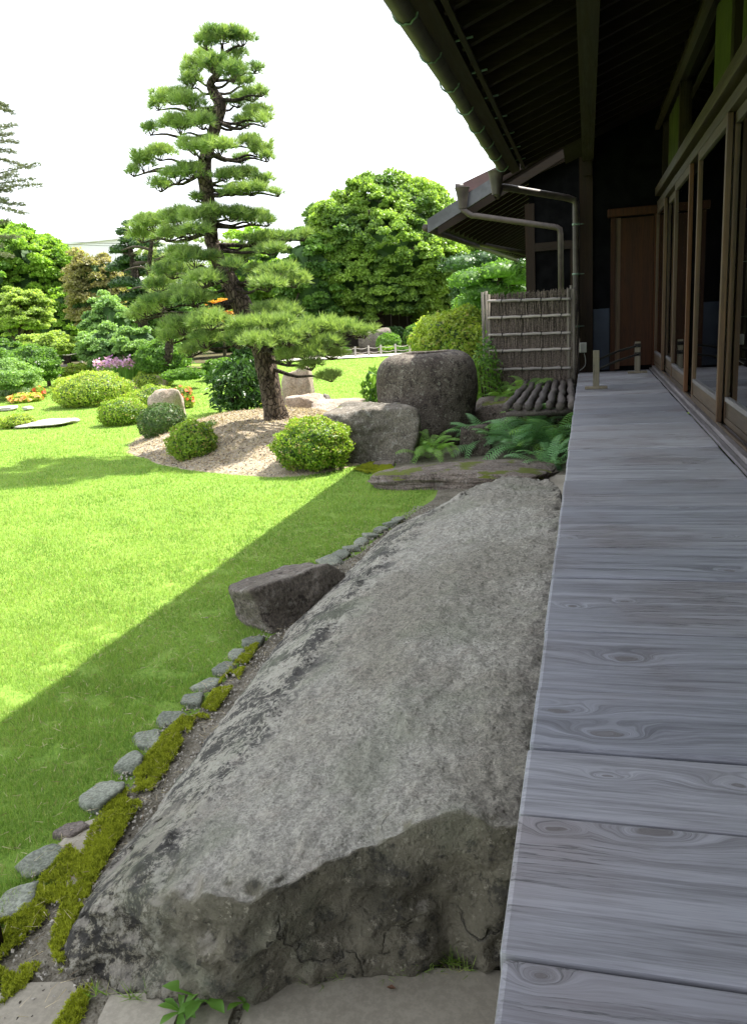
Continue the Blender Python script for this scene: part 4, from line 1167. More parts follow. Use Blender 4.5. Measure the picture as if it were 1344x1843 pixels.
# stone water basin: lathe with weathering
BC = np.array([-1.80, 9.13])
bs = empty('stone_basin', (BC[0], BC[1], 0), 'large round dark stone water basin with lichen streaks, standing by the veranda among ferns', 'basin')
bz = float(AY(765, 634, 9.13)[2])
prof = [(.30, -.05), (.41, .02), (.455, .10), (.492, .22), (.505, .36), (.525, .52), (.535, .66), (.53, .78), (.512, .88), (.475, .96), (.425, 1.01), (.37, 1.038), (.32, 1.05), (.29, 1.052), (.275, 1.04), (.268, 1.01), (.26, .94)]
k_ = bz / 1.052
pp = curve([(r, z * k_, 0) for r, z in prof], 90)
na = 128; V = []
for p in pp:
    for a in range(na):
        an = 2 * math.pi * a / na; V.append((p[0] * math.cos(an) * 1.09, p[0] * 1.03 * math.sin(an), p[1]))
V = np.array(V); nz = vnoise(V, 2.2, .028, 4, 2) + vnoise(V, 14, .006, 3, 7)
V *= (1 + nz)[:, None] * np.array([1, 1, 0]) + np.array([0, 0, 1])
V[:, 2] += vnoise(V * [1, 1, 0], 2.0, .02, 2, 5)
F = [(i * na + k, i * na + (k + 1) % na, (i + 1) * na + (k + 1) % na, (i + 1) * na + k) for i in range(len(pp) - 1) for k in range(na)]
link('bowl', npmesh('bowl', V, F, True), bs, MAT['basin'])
V = [(.275 * math.cos(a), .275 * math.sin(a), .965 * k_) for a in np.linspace(0, 2 * math.pi, 49)[:-1]]
me = bpy.data.meshes.new('water'); me.from_pydata(V, [], [tuple(range(48))]); link('water', me, bs, MAT['water'])
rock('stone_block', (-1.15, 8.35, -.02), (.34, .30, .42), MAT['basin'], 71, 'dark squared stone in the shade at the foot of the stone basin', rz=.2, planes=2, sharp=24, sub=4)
rock('stone', (-1.02, 9.55, 0), (.8, .5, .55), MAT['flat_rock'], 72, 'mossy dark stone behind the basin under the brushwood screen', rz=.2, planes=6, sharp=12, sub=5)
# boulders in front of the basin
rock('boulder', tuple(G(676, 832) * [1, 1, 0] + [-.06, .34, -.10]), (.98, .85, .82), MAT['boulder'], 23, 'big squarish lichened boulder between the pine mound and the stone basin', rz=.12, planes=4, sharp=26, rough=.05, flat_top=.92, sub=6)
p = G(832, 853, .05)
rock('flat_rock', (float(p[0]) - .02, float(p[1]) + .05, -.03), (1.66, 1.0, .22), MAT['flat_rock'], 31, 'long low flat rock with moss patches lying behind the huge slab', rz=-.02, planes=5, sharp=10, rough=.05, flat_top=.9, sub=6)
rock('stone', tuple(G(700, 828, 0)), (.22, .2, .13), MAT['edge_stone'], 33, 'small rounded greenish stone at the foot of the big squarish boulder, upper one', 'stone', sub=4)
rock('stone', tuple(G(693, 838, 0)), (.22, .16, .07), MAT['edge_brown'], 34, 'small flat stone at the foot of the big squarish boulder, lower one', 'stone', sub=4)
# stones behind the pine
M0 = lambda x, y, z=.25: G(x, y, z)
def rock_px(xc, ytop, wpx, Y, dpt, mat, seed, lab, **k):
    p = AY(xc, ytop, Y); wd_ = wpx * depth(p) / FPX * 1.12; gz_ = float(mound_z(np.array(p[0]), np.array(Y))); h = (p[2] - gz_ + .05) / .76
    return rock('boulder', (float(p[0]), Y, gz_ - .05), (wd_, dpt, h), mat, seed, lab, **k)
rock_px(533, 673, 54, 12.3, .5, MAT['tan_rock'], 51, 'round-topped tan boulder behind the pine trunk, upper one', rz=.3, planes=5, sharp=9)
rock_px(552, 706, 66, 11.6, .42, MAT['tan_rock'], 52, 'low flat-topped tan boulder just right of the pine trunk', rz=.1, planes=4, sharp=18, flat_top=.7)
rock_px(590, 713, 16, 11.7, .2, MAT['boulder'], 53, 'small dark stone beside the low tan boulder behind the pine', rz=.1, planes=5, sharp=12, sub=4)
p = M0(620, 748, .1); rock('flat_rock', (p[0] + .1, p[1], .0), (1.1, .6, .42), MAT['tan_rock'], 55, 'sunlit pale rock ledge joining the mound to the squarish boulder', rz=.1, planes=5, sharp=10)
p = G(303, 752); rock('boulder', (p[0], p[1], -.05), (.62, .5, .72), MAT['tan_rock'], 56, 'upright grey pointed rock standing among the clipped azaleas', rz=.5, planes=7, sharp=14, tilt=-.15)
p = G(221, 705); rock('boulder', (p[0], p[1], 0), (.3, .3, .36), MAT['boulder'], 57, 'small dark rock below the purple irises', planes=5, sub=4)
p = G(127, 675); rock('boulder', (p[0], p[1], 0), (.85, .6, .55), MAT['red_rock'], 58, 'low dark brown rock behind the long clipped azalea', planes=5, sub=4)
p = G(270, 700); rock('boulder', (p[0], p[1], 0), (1.2, .5, .45), MAT['tan_rock'], 60, 'low pale rock behind the red-flowered azalea', planes=4, sub=4)
p = G(678, 636); rock('boulder', (p[0], p[1], 0), (1.3, .8, 1.25), MAT['red_rock'], 59, 'brown rock behind the rope fence across the lawn', planes=4, sub=4)
for i, (x, y, wpx, hpx, lab) in enumerate(((92, 766, 92, 11, 'flat pale stepping stone set in the sunny lawn'), (14, 738, 44, 6, 'pale stepping stone at the left edge of the lawn'), (50, 738, 14, 3, 'tiny pale stepping stone beside the left-edge one'))):
    p = G(x, y); s = depth(p) / FPX
    rock('stepping_stone', (p[0], p[1], .012), (wpx * s, hpx * s * 7.5, .10), MAT['slab'], 80 + i, lab, 'stepping stone', sub=4, planes=4, flat_top=.6, rz=.05)
pst = empty('marker_post', tuple(G(-6, 1712)), 'dark tip of a small stake at the lower left edge', 'stake')
box('stake', (-.025, -.01, -.05), (.022, .01, .075), MAT['dark_wood_z'], pst, .004)

# ================================================================== MOSS AND WEEDS
def moss_patch(outline, seed, dome=.007, z=.018):
    o = np.array([(p[0], p[1]) for p in outline]); o = o.mean(0) + (o - o.mean(0)) * 1.12; lo, hi = o.min(0), o.max(0)
    n = int(np.prod(hi - lo) * 70000); P = rng.uniform(lo, hi, (n, 2))
    inside = np.zeros(n, bool); j = len(o) - 1
    for i in range(len(o)):
        c = ((o[i, 1] > P[:, 1]) != (o[j, 1] > P[:, 1])) & (P[:, 0] < (o[j, 0] - o[i, 0]) * (P[:, 1] - o[i, 1]) / (o[j, 1] - o[i, 1] + 1e-12) + o[i, 0])
        inside ^= c; j = i
    P = P[inside]
    c = o.mean(0); 
    q = np.hypot(*(P - c).T); 
    k = np.array([mn.noise(Vector((p[0] * 11, p[1] * 11, seed))) + .4 * mn.noise(Vector((p[0] * 30, p[1] * 30, seed))) for p in P]); P = P[k > -.20]; k = k[k > -.20]
    Z = z + .011 * np.clip(k + .2, 0, .45) + rng.uniform(-.006, .002, len(P))
    return np.column_stack([P, Z])
mp = []
gg = lambda *l: [tuple(G(x, y)[:2]) for x, y in l]
mp.append(moss_patch(gg((-40, 1660), (30, 1660), (75, 1595), (120, 1540), (145, 1560), (120, 1620), (60, 1680), (-10, 1740)), 1.0))
mp.append(moss_patch(gg((150, 1560), (180, 1480), (230, 1420), (290, 1340), (330, 1300), (345, 1310), (300, 1390), (235, 1480), (160, 1600)), 2.0))
mp.append(moss_patch(gg((100, 1700), (125, 1610), (160, 1545), (200, 1500), (225, 1500), (175, 1590), (135, 1670), (120, 1740)), 3.0))
mp.append(moss_patch(gg((-40, 1790), (10, 1755), (70, 1750), (40, 1790), (-10, 1830)), 4.0))
mp.append(moss_patch(gg((360, 1290), (400, 1230), (440, 1180), (462, 1170), (430, 1225), (385, 1290)), 5.0))
mp.append(moss_patch(gg((100, 1860), (140, 1800), (165, 1790), (150, 1840), (120, 1880)), 6.0, .01))
mp.append(moss_patch([(-2.25, 7.55), (-2.0, 7.3), (-1.85, 7.45), (-1.95, 7.75), (-2.2, 7.9)], 7.0))
P = np.vstack(mp); n = len(P)
U = np.tile([0, 0, 1.0], (n, 1)) + rng.normal(size=(n, 3)) * .55
mt = tufts('moss_tufts', P, U / np.linalg.norm(U, axis=1, keepdims=True), .011, MAT['moss'], None, 7, .0032, 1.2)
mt.name = 'moss'; tag(mt, kind='stuff')

def rosette(p, L, n, label, rz=0, flat=.55):
    t = empty('weed', p, label, 'weed')
    for i in range(n):
        a = rz + i * 2.4; el = 1.15 - flat * (i / n) + random.uniform(-.1, .1); ll = L * random.uniform(.75, 1.1)
        V, F = [], []
        q = 7
        for j in range(q):
            s = j / (q - 1); wdt = ll * .20 * (math.sin(math.pi * min(1, s * .85 + .12)) ** 1.0) * (.35 + .65 * s if s < .6 else 1) * (1 if s < .98 else .15)
            x = ll * s; z = ll * (math.sin(el) * s - .45 * s * s)
            V += [(x, -wdt, z + wdt * .35), (x, 0, z), (x, wdt, z + wdt * .35)]
        for j in range(q - 1):
            F += [(3 * j, 3 * j + 1, 3 * j + 4, 3 * j + 3), (3 * j + 1, 3 * j + 2, 3 * j + 5, 3 * j + 4)]
        o = link('leaf', npmesh('leaf', V, F, True, np.full(len(V), random.random())), t, MAT['weed']); o.rotation_euler = (0, 0, a)
    return t
rosette(tuple(G(368, 1800, .035)), .085, 10, 'largest leafy green weed rosette at the foot of the huge rock front')
rosette(tuple(G(326, 1822, .03)), .065, 8, 'smaller leafy weed below and left of the largest rosette', 1)
rosette(tuple(G(440, 1805, .035)), .062, 6, 'small dark-leaved weed at the joint between two paving slabs', 2, .1)
# dry and green grass sprigs at the foot of the rock
Pg, Ug = [], []
for x, y, k in ((815, 1735, 26), (770, 1748, 16), (830, 1750, 14), (560, 1768, 16), (600, 1762, 16), (250, 1795, 14), (690, 1755, 10), (860, 1730, 18), (180, 1790, 12)):
    for i in range(k):
        p = G(x + random.uniform(-22, 22), y + random.uniform(-4, 4), .02); Pg.append(p); v = np.array([random.uniform(-.7, .7), random.uniform(-.8, .1), random.uniform(.4, 1)]); Ug.append(v / np.linalg.norm(v))
o = tufts('grass_sprigs', np.array(Pg), np.array(Ug), .05, MAT['grass'], None, 2, .0022, .6); tag(o, kind='stuff')
# fallen leaves
for i, (x, y, z, lab) in enumerate(((704, 1778, .035, 'small reddish fallen leaf on the pale paving slab'), (372, 1112, .03, 'brown fallen leaf on the shaded lawn near the dark boulder'))):
    V = [(-.012, 0, 0), (0, -.006, .003), (.012, 0, .001), (0, .006, .004)]
    me = bpy.data.meshes.new('fallen_leaf'); me.from_pydata(V, [], [(0, 1, 2), (0, 2, 3)])
    o = link('fallen_leaf', me, None, MAT['red_rock' if i else 'orange_wood']); o.location = Vector(G(x, y, z)); tag(o, lab, 'leaf')

# litter on the mound: dry needles and small chips
n = 16000; u = rng.random(n) ** .5; an = rng.uniform(-math.pi, math.pi, n)
RR = np.interp(an, np.concatenate([MA[:, 0] - 2 * math.pi, MA[:, 0], MA[:, 0] + 2 * math.pi]), np.tile(MA[:, 1], 3)) * u * .97
X, Y = MC[0] + np.cos(an) * RR, MC[1] + np.sin(an) * RR
U = rng.normal(size=(n, 3)) * [1, 1, .12]; U /= np.linalg.norm(U, axis=1, keepdims=True)
Pz = mound_z(X, Y) + np.array([.02 * mn.noise(Vector((a * 2.5, b_ * 2.5, 0))) + .008 * mn.noise(Vector((a * 9, b_ * 9, 0))) for a, b_ in zip(X, Y)]) + .004
keep = (np.hypot(X - float(pb_[0]), Y - float(pb_[1])) < 1.4) | (rng.random(n) < .55)
tag(tufts('pine_litter', np.stack([X, Y, Pz], 1)[keep], U[keep], .05, MAT['litter'], None, 2, .006, .6), kind='stuff')
def chips(name, P, size, mat):
    n = len(P); M = frames(rng.normal(size=(n, 3))); s = size * rng.uniform(.4, 1.4, n)
    TV = np.array([[1, 0, 0], [-.5, .8, 0], [-.5, -.8, .1], [0, 0, .7], [0, 0, -.7]], float)
    TF = np.array([[0, 1, 3], [1, 2, 3], [2, 0, 3], [1, 0, 4], [2, 1, 4], [0, 2, 4]])
    return tag(link(name, batch(name, TV, TF, M * s[:, None, None], P), None, mat), kind='stuff')
chips('gravel', np.stack([X, Y, Pz], 1)[::2], .011, MAT['chip'])
n = 5200; Y = rng.uniform(.9, 6.0, n); X = edge_x(Y) + .02 + rng.random(n) ** 1.3 * .42
chips('pebbles', np.stack([X, Y, np.full(n, .016)], 1), .006, MAT['chip'])
n = 2600; Y = rng.uniform(.9, 5.5, n); X = edge_x(Y) - .7 + rng.random(n) * 1.1; U = rng.normal(size=(n, 3)) * [1, 1, .15]; U /= np.linalg.norm(U, axis=1, keepdims=True)
tag(tufts('dry_grass_bits', np.stack([X, Y, np.full(n, .028)], 1), U, .035, MAT['litter'], None, 1, .0018, .5), kind='stuff')

# ================================================================== LAWN BLADES
def blades(name, n, ylo, yhi, L, wd, xr):
    u = rng.random(n); Y = ylo * (yhi / ylo) ** u if ylo > .5 else ylo + (yhi - ylo) * u
    X = rng.uniform(0, 1, n)
    xe = edge_x(Y); xl = np.interp(Y, [0, 2, 4, 7, 14, 30], xr)
    X = xl + (xe + .035 - xl) * X
    X = np.where(Y > 10, xl + (1.5 - xl) * rng.random(n), X)
    ok = mound_r(X, Y) > .985
    k = np.array([mn.noise(Vector((a * 1.7, b_ * 1.7, 4))) for a, b_ in zip(X, Y)]) 
    k2 = np.array([mn.noise(Vector((a * 7, b_ * 7, 9))) for a, b_ in zip(X, Y)])
    near_edge = (xe - X) < .95
    ok &= ~((k2 + .3 * k > .30) & near_edge & (rng.random(n) < .7))
    ok &= rng.random(n) < 1.1 - .5 * np.clip(k2 + .3, 0, 1)
    X, Y = X[ok], Y[ok]; n = len(X)
    hgt = L * rng.uniform(.5, 1.3, n) * (1 + .4 * k[ok])
    a = rng.uniform(0, 2 * math.pi, n); lean = np.abs(rng.normal(size=n)) * .8
    D = np.stack([np.cos(a) * lean, np.sin(a) * lean, np.ones(n)], 1); D /= np.linalg.norm(D, axis=1, keepdims=True)
    b_ = rng.uniform(0, 2 * math.pi, n); X_ = np.stack([np.cos(b_), np.sin(b_), np.zeros(n)], 1)
    Z_ = np.cross(X_, D)
    WD = (wd * np.maximum(1.3, Y * .62))[:, None]
    MM = np.stack([X_ * WD, D * hgt[:, None], Z_ * hgt[:, None]], 2)
    P = np.stack([X, Y, ground_z(X, Y) - .002], 1)
    TV = np.array([[-.5, 0, 0], [.5, 0, 0], [0, 1, .25]])
    return tag(link(name, batch(name, TV, np.array([[0, 1, 2]]), MM, P), None, MAT['grass']), kind='stuff')
XR = [-2.6, -3.4, -4.8, -7.5, -14, -26]
blades('grass', 760000, .9, 30.0, .026, .0018, XR)

# ================================================================== THE GREAT PINE
PY = 9.31
pbase = G(497, 768, .25)
pine = empty('pine_tree', (float(pbase[0]), float(pbase[1]), .22), 'tall cloud-pruned garden pine with leaning trunk on the sandy mound', 'tree')
po = np.array([float(pbase[0]), float(pbase[1]), .22])
def PP(x, y, dy=0.0): return AY(x, y, PY + dy) - po
tp = [(503, 775, 0), (490, 715, 0), (478, 655, .02), (466, 605, .05), (447, 570, .08), (425, 530, .1), (405, 492, .1), (392, 465, .08), (381, 430, .05), (378, 395, .02), (374, 355, 0), (368, 315, -.02), (370, 285, 0), (382, 248, .05), (390, 218, .08), (397, 190, .1), (384, 165, .08), (380, 148, .05), (395, 130, .04), (400, 105, .02), (400, 80, 0)]
tw = [48, 40, 38, 36, 38, 36, 31, 26, 25, 26, 25, 26, 22, 20, 20, 22, 18, 14, 10, 8, 5]
c3 = curve([PP(x, y, d) for x, y, d in tp], 84)
s_ = PY / FPX * 1.03
rad = np.interp(np.linspace(0, 20, 84), np.arange(21), np.array(tw) * s_ / 2)
mb = MB(); mb.tube(c3, rad, 20, .09)
for a in range(6):
    an = a * 1.05; mb.tube([c3[2], c3[0] + np.array([math.cos(an) * .11, math.sin(an) * .11, .03]), c3[0] + np.array([math.cos(an) * .26, math.sin(an) * .26, -.12])], [.08, .06, .03], 7, .1)
mb.build('trunk', MAT['bark'], pine)
# foliage clouds: centre px, half-width px, half-height px, depth offset, trunk y to spring from
PADS = [(398, 68, 44, 13, 0, 95), (436, 72, 26, 12, .1, 100), (372, 80, 22, 12, -.1, 100), (368, 102, 20, 8, .3, 120), (428, 104, 20, 12, .2, 120),
        (352, 128, 28, 20, .2, 150), (385, 122, 34, 16, -.3, 150), (420, 136, 28, 14, -.3, 150), (458, 126, 15, 7, .1, 140), (345, 148, 22, 14, .1, 160), (440, 150, 20, 9, .5, 160),
        (310, 178, 38, 13, .1, 185), (345, 190, 36, 18, -.3, 190), (285, 190, 14, 10, .2, 190), (455, 172, 20, 13, .1, 175), (430, 185, 24, 10, .4, 190), (470, 168, 10, 7, -.1, 175),
        (272, 235, 20, 10, .1, 240), (325, 228, 38, 18, -.2, 235), (365, 222, 26, 14, -.5, 235), (462, 208, 28, 14, .1, 215), (440, 222, 20, 10, .4, 218), (475, 220, 12, 10, -.2, 215),
        (258, 295, 26, 20, .1, 285), (287, 278, 30, 14, .3, 285), (350, 268, 36, 14, -.5, 280), (395, 268, 34, 15, -.6, 280), (318, 320, 34, 15, -.2, 300), (290, 335, 22, 13, .1, 305), (345, 312, 26, 14, -.4, 300), (240, 310, 12, 10, 0, 290),
        (448, 258, 24, 10, .3, 265), (470, 272, 24, 15, .1, 270), (435, 288, 16, 7, .5, 275), (480, 285, 10, 8, 0, 275),
        (405, 320, 26, 10, -.2, 330), (440, 320, 34, 13, .2, 330), (474, 328, 24, 10, 0, 335), (455, 345, 36, 9, -.2, 350), (420, 345, 24, 9, -.3, 350), (355, 358, 13, 7, -.1, 370), (501, 350, 8, 5, 0, 340),
        (275, 405, 48, 20, .3, 410), (325, 395, 40, 20, 0, 400), (365, 392, 42, 22, -.4, 400), (415, 388, 40, 16, -.2, 395), (455, 395, 38, 14, .1, 395), (255, 425, 26, 18, .4, 415), (350, 418, 30, 13, -.6, 400), (480, 402, 16, 8, 0, 400), (305, 425, 30, 14, .0, 415),
        (470, 435, 34, 14, .2, 440), (510, 430, 28, 12, .3, 440), (490, 452, 34, 10, 0, 445), (545, 425, 16, 12, .6, 440),
        (350, 470, 46, 18, -.3, 475), (330, 455, 34, 14, -.3, 465), (440, 465, 24, 12, .3, 470), (420, 480, 22, 10, -.5, 485), (310, 490, 36, 18, 0, 490), (370, 505, 40, 16, -.7, 495), (285, 515, 32, 16, .1, 500), (330, 530, 30, 14, -.4, 515),
        (500, 495, 40, 18, -.2, 510), (530, 508, 28, 14, -.1, 510), (480, 515, 34, 14, -.5, 515), (465, 490, 24, 12, .2, 505),
        (262, 560, 30, 16, -.1, 545), (295, 545, 40, 18, -.3, 540), (350, 540, 40, 16, -.6, 540), (245, 572, 18, 12, 0, 550), (330, 590, 44, 20, -.6, 575), (380, 580, 42, 20, -.9, 570), (310, 610, 30, 14, -.4, 590), (370, 615, 36, 18, -.8, 590), (345, 635, 30, 12, -.5, 600),
        (500, 560, 40, 14, -.4, 570), (480, 560, 24, 10, -.5, 570), (525, 568, 22, 10, -.2, 570),
        (450, 590, 44, 20, -.8, 600), (500, 588, 42, 20, -.7, 600), (430, 615, 28, 18, -.8, 610), (470, 620, 40, 22, -1.0, 615), (520, 610, 36, 22, -.8, 610), (545, 600, 30, 18, -.5, 600),
        (575, 590, 36, 16, -.3, 600), (615, 595, 42, 18, -.2, 605), (655, 600, 24, 12, -.1, 605), (590, 620, 36, 14, -.4, 615), (555, 640, 40, 16, -.5, 625), (600, 640, 26, 10, -.2, 630), (520, 645, 24, 14, -.7, 630),
        (595, 680, 26, 10, -.3, 660), (560, 660, 24, 10, -.5, 650)]
def trunk_at(y):
    zt_ = PP(400, y)[2]; i = int(np.argmin(np.abs(c3[:, 2] - zt_))); return c3[i]
for i, (x, y, rx, rz, dy, ty) in enumerate(PADS):
    c = PP(x, y, dy); s = (PY + dy) / FPX
    r = (rx * s * 1.12, max(rx * s * .95, .13), rz * s * (1.42 if y < 380 else 1.28))
    st = trunk_at(ty)
    cb = (c[0], c[1], c[2] - r[2] * .55)
    pine_pad(pine, c, r, 560, .088, MAT['needles'], .0064, 17, base=cb)
    mb = MB(); v = np.array(cb) - st; L = np.linalg.norm(v)
    m1 = st + v * .45 + np.array([0, 0, -.04 * L + random.uniform(-.03, .03)]); m2 = st + v * .75 + np.array([random.uniform(-.03, .03), 0, .02])
    w0 = min(.034, .012 + .015 * L) 
    mb.tube(curve([st, m1, m2, cb], 9), np.linspace(w0, .008, 9), 7, .12)
    mb.build('branch', MAT['bark_dark'], pine)

# ================================================================== SHRUBS AROUND THE MOUND
def px_shrub(x, yb, wpx, hpx, n, ls, mat, label, z=0.0, group='clipped azaleas', **k):
    p = G(x, yb, z); s = depth(p) / FPX; r = wpx * s / 2
    p = p + np.array([0, r * .75, 0]); s = depth(p) / FPX; r = wpx * s / 2
    return shrub('azalea_shrub', (p[0], p[1], z - .01), r, hpx * s * .97, n, ls, mat, label, 'shrub', group, ry=r * .95, **k)
px_shrub(551, 856, 138, 100, 7500, .030, MAT['azalea'], 'bright green loosely clipped azalea at the front edge of the sandy mound', core=MAT['azalea_dark'], lump=.08, zc=.48)
px_shrub(335, 838, 88, 78, 4200, .030, MAT['azalea'], 'bright green azalea at the left front of the mound right of the ball-shaped one', core=MAT['azalea_dark'], lump=.1, zc=.48)
px_shrub(374, 800, 52, 42, 1600, .026, MAT['azalea_dark'], 'small dark azalea tuft tucked behind the bright one on the left of the mound', z=.06)
px_shrub(280, 801, 90, 74, 5200, .024, MAT['azalea_dark'], 'dark green ball-shaped azalea on the left tip of the mound', lump=.03, zc=.5)
px_shrub(206, 770, 90, 52, 4800, .035, MAT['azalea'], 'green clipped azalea dome standing alone on the lawn left of the ball-shaped one', core=MAT['azalea_dark'], lump=.05)
px_shrub(140, 735, 142, 62, 9000, .045, MAT['azalea_yellow'], 'long low yellow-green azalea mound, the widest of the clipped azaleas', core=MAT['azalea_dark'], lump=.05)
px_shrub(264, 702, 72, 36, 3600, .045, MAT['azalea_yellow'], 'yellow-green azalea dome with a few red blooms right of the irises', core=MAT['azalea_dark'])
px_shrub(262, 742, 84, 46, 3600, .038, MAT['azalea_yellow'], 'yellow-green azalea left of the upright rock', core=MAT['azalea_dark'], lump=.1)
px_shrub(322, 738, 44, 42, 2600, .035, MAT['azalea_yellow'], 'azalea with red flowers right behind the upright rock', core=MAT['azalea_dark'], flowers=(MAT['red_flower'], 26))
px_shrub(18, 772, 62, 24, 2600, .035, MAT['azalea_yellow'], 'low flat azalea at the left edge of the lawn', core=MAT['azalea_dark'])
px_shrub(182, 688, 46, 22, 1500, .05, MAT['azalea_yellow'], 'small pale azalea peeping out left of the purple irises')
px_shrub(32, 727, 60, 18, 1600, .05, MAT['azalea_yellow'], 'low bed plant with orange flowers at the left edge', flowers=(MAT['pink_flower'], 90))
px_shrub(66, 718, 26, 22, 700, .05, MAT['azalea_yellow'], 'small red-flowered plant left of the widest clipped azalea', flowers=(MAT['red_flower'], 22))

# irises
p = G(222, 700); s = depth(p) / FPX
ir = empty('iris_clump', tuple(p), 'clump of purple irises in flower behind the clipped azaleas', 'flowers')
n = 900; Pq = np.column_stack([rng.uniform(-38 * s, 26 * s, n), rng.uniform(-.3, .5, n), np.zeros(n)]); U = rng.normal(size=(n, 3)) * .16 + [0, 0, 1]
tufts('leaf', Pq, U / np.linalg.norm(U, axis=1, keepdims=True), 42 * s, MAT['iris_leaf'], ir, 1, .035, .3)
n = 420; Pq = np.column_stack([rng.uniform(-40 * s, 36 * s, n), rng.uniform(-.3, .5, n), rng.normal(size=n) * 5 * s + 46 * s])
leaves('flower', Pq, np.tile([0, -.4, .8], (n, 1)), .085, MAT['iris_flower'], ir, .9, simple=False, aspect=1.2)['kind'] = 'stuff'
n = 130; Pq = np.column_stack([rng.uniform(-34 * s, 30 * s, n), rng.uniform(-.3, .4, n), np.zeros(n)])
tufts('stem', Pq, np.tile([0, 0, 1.0], (n, 1)), 38 * s, MAT['iris_leaf'], ir, 1, .012, .1)
# reeds at the left edge
p = G(5, 712); s = depth(p) / FPX
rd = empty('reed_clump', tuple(p), 'clump of blue-green striped reeds at the left edge of the garden', 'reeds')
n = 1300; Pq = np.column_stack([rng.uniform(-90 * s, 25 * s, n), rng.uniform(-.6, 1.2, n), np.zeros(n)]); U = rng.normal(size=(n, 3)) * .28 + [0, 0, 1]
tufts('leaf', Pq, U / np.linalg.norm(U, axis=1, keepdims=True), 62 * s, MAT['reed'], rd, 1, .03, .35)

# nandina behind the pine
p = G(424, 738, .1)
nd = empty('nandina_bush', (p[0], p[1] + .3, .05), 'dark glossy long-leaved bush left behind the pine trunk', 'shrub')
s = depth(p) / FPX
Ps, Ns = [], []
mb = MB()
for i in range(95):
    a = random.random() * 6.28; rr_ = random.random() ** .6; h = random.uniform(.10, 1.0) * 104 * s
    tip = np.array([math.cos(a) * rr_ * 58 * s, math.sin(a) * rr_ * .5, h * (1 - .25 * rr_)])
    if i < 26: mb.tube(curve([(tip[0] * .25, tip[1] * .25, 0), tip * [.55, .55, .6], tip], 5), np.linspace(.010, .004, 5), 5)
    for k in range(26):
        Ps.append(tip + rng.normal(size=3) * [.07, .07, .05]); v = np.array([math.cos(a), math.sin(a), .1]) + rng.normal(size=3) * .8; Ns.append(v / np.linalg.norm(v))
mb.build('stem', MAT['twigs'], nd)
leaves('foliage', np.array(Ps), np.array(Ns), .13, MAT['leaf_dark'], nd, .4, simple=False, aspect=.42, droop=.6)

# ================================================================== FERNS
yf = lambda b, L, n, mat, lab, **k: fern(b, L, n, mat, lab, **k)
yf(tuple(G(1000, 822)), .68, 40, MAT['fern_dark'], 'large blue-green fern under the log bench beside the veranda edge, right one of the thicket', spread=(-.2, 6.0))
yf(tuple(G(945, 818)), .66, 38, MAT['fern_dark'], 'large blue-green fern under the log bench, left one of the thicket')
yf((-.42, 8.35, 0), .66, 26, MAT['fern'], 'green fern deep under the log bench behind the other two')
yf((-.32, 7.55, 0), .5, 20, MAT['fern_dark'], 'fern hanging over the flat mossy rock close to the veranda edge')
yf(tuple(G(878, 815)), .60, 34, MAT['fern_dark'], 'dark upright fern in the shade right of the stone basin')
yf(tuple(G(778, 828)), .44, 34, MAT['fern'], 'bright green fern at the foot of the basin beside the squarish boulder')
yf(tuple(G(760, 800)), .55, 14, MAT['fern'], 'taller fern between the squarish boulder and the basin')
yf((-1.0, 9.85, .35), .45, 18, MAT['fern'], 'fern in front of the brushwood screen left of the log bench')
yf((-.72, 9.9, .45), .50, 12, MAT['fern'], 'fern rising before the brushwood screen above the log bench')
yf((-2.62, 9.6, .05), .62, 14, MAT['fern_yellow'], 'sunlit yellow fern left of the stone basin', group='yellow ferns')
p = AY(512, 700, 12.0); yf((p[0], 12.0, .05), .60, 12, MAT['fern_yellow'], 'yellow fern fronds just right of the pine trunk', group='yellow ferns')
t = empty('leafy_plant', (-2.62, 10.2, 0), 'leafy green plant peeping out left behind the stone basin', 'plant')
P, Nn = blob_points(420, (0, 0, .45), (.26, .3, .42), .3, -.8); leaves('foliage', P, Nn, .13, MAT['leaf_mid'], t, .8, simple=False, aspect=.6)
mb = MB(); [mb.tube([(0, 0, 0), (math.cos(a) * .1, math.sin(a) * .1, .5)], [.01, .004], 5) for a in range(5)]; mb.build('stem', MAT['twigs'], t)
t = empty('leafy_plant', (-1.22, 10.0, 0), 'small-leaved plant between the basin and the brushwood screen', 'plant')
P, Nn = blob_points(900, (0, 0, .6), (.20, .25, .60), .3, -.9); leaves('foliage', P, Nn, .06, MAT['leaf_mid'], t, .8, simple=False, aspect=.6)
mb = MB(); [mb.tube([(0, 0, 0), (math.cos(a) * .1, math.sin(a) * .1, .9)], [.01, .004], 5) for a in range(5)]; mb.build('stem', MAT['twigs'], t)

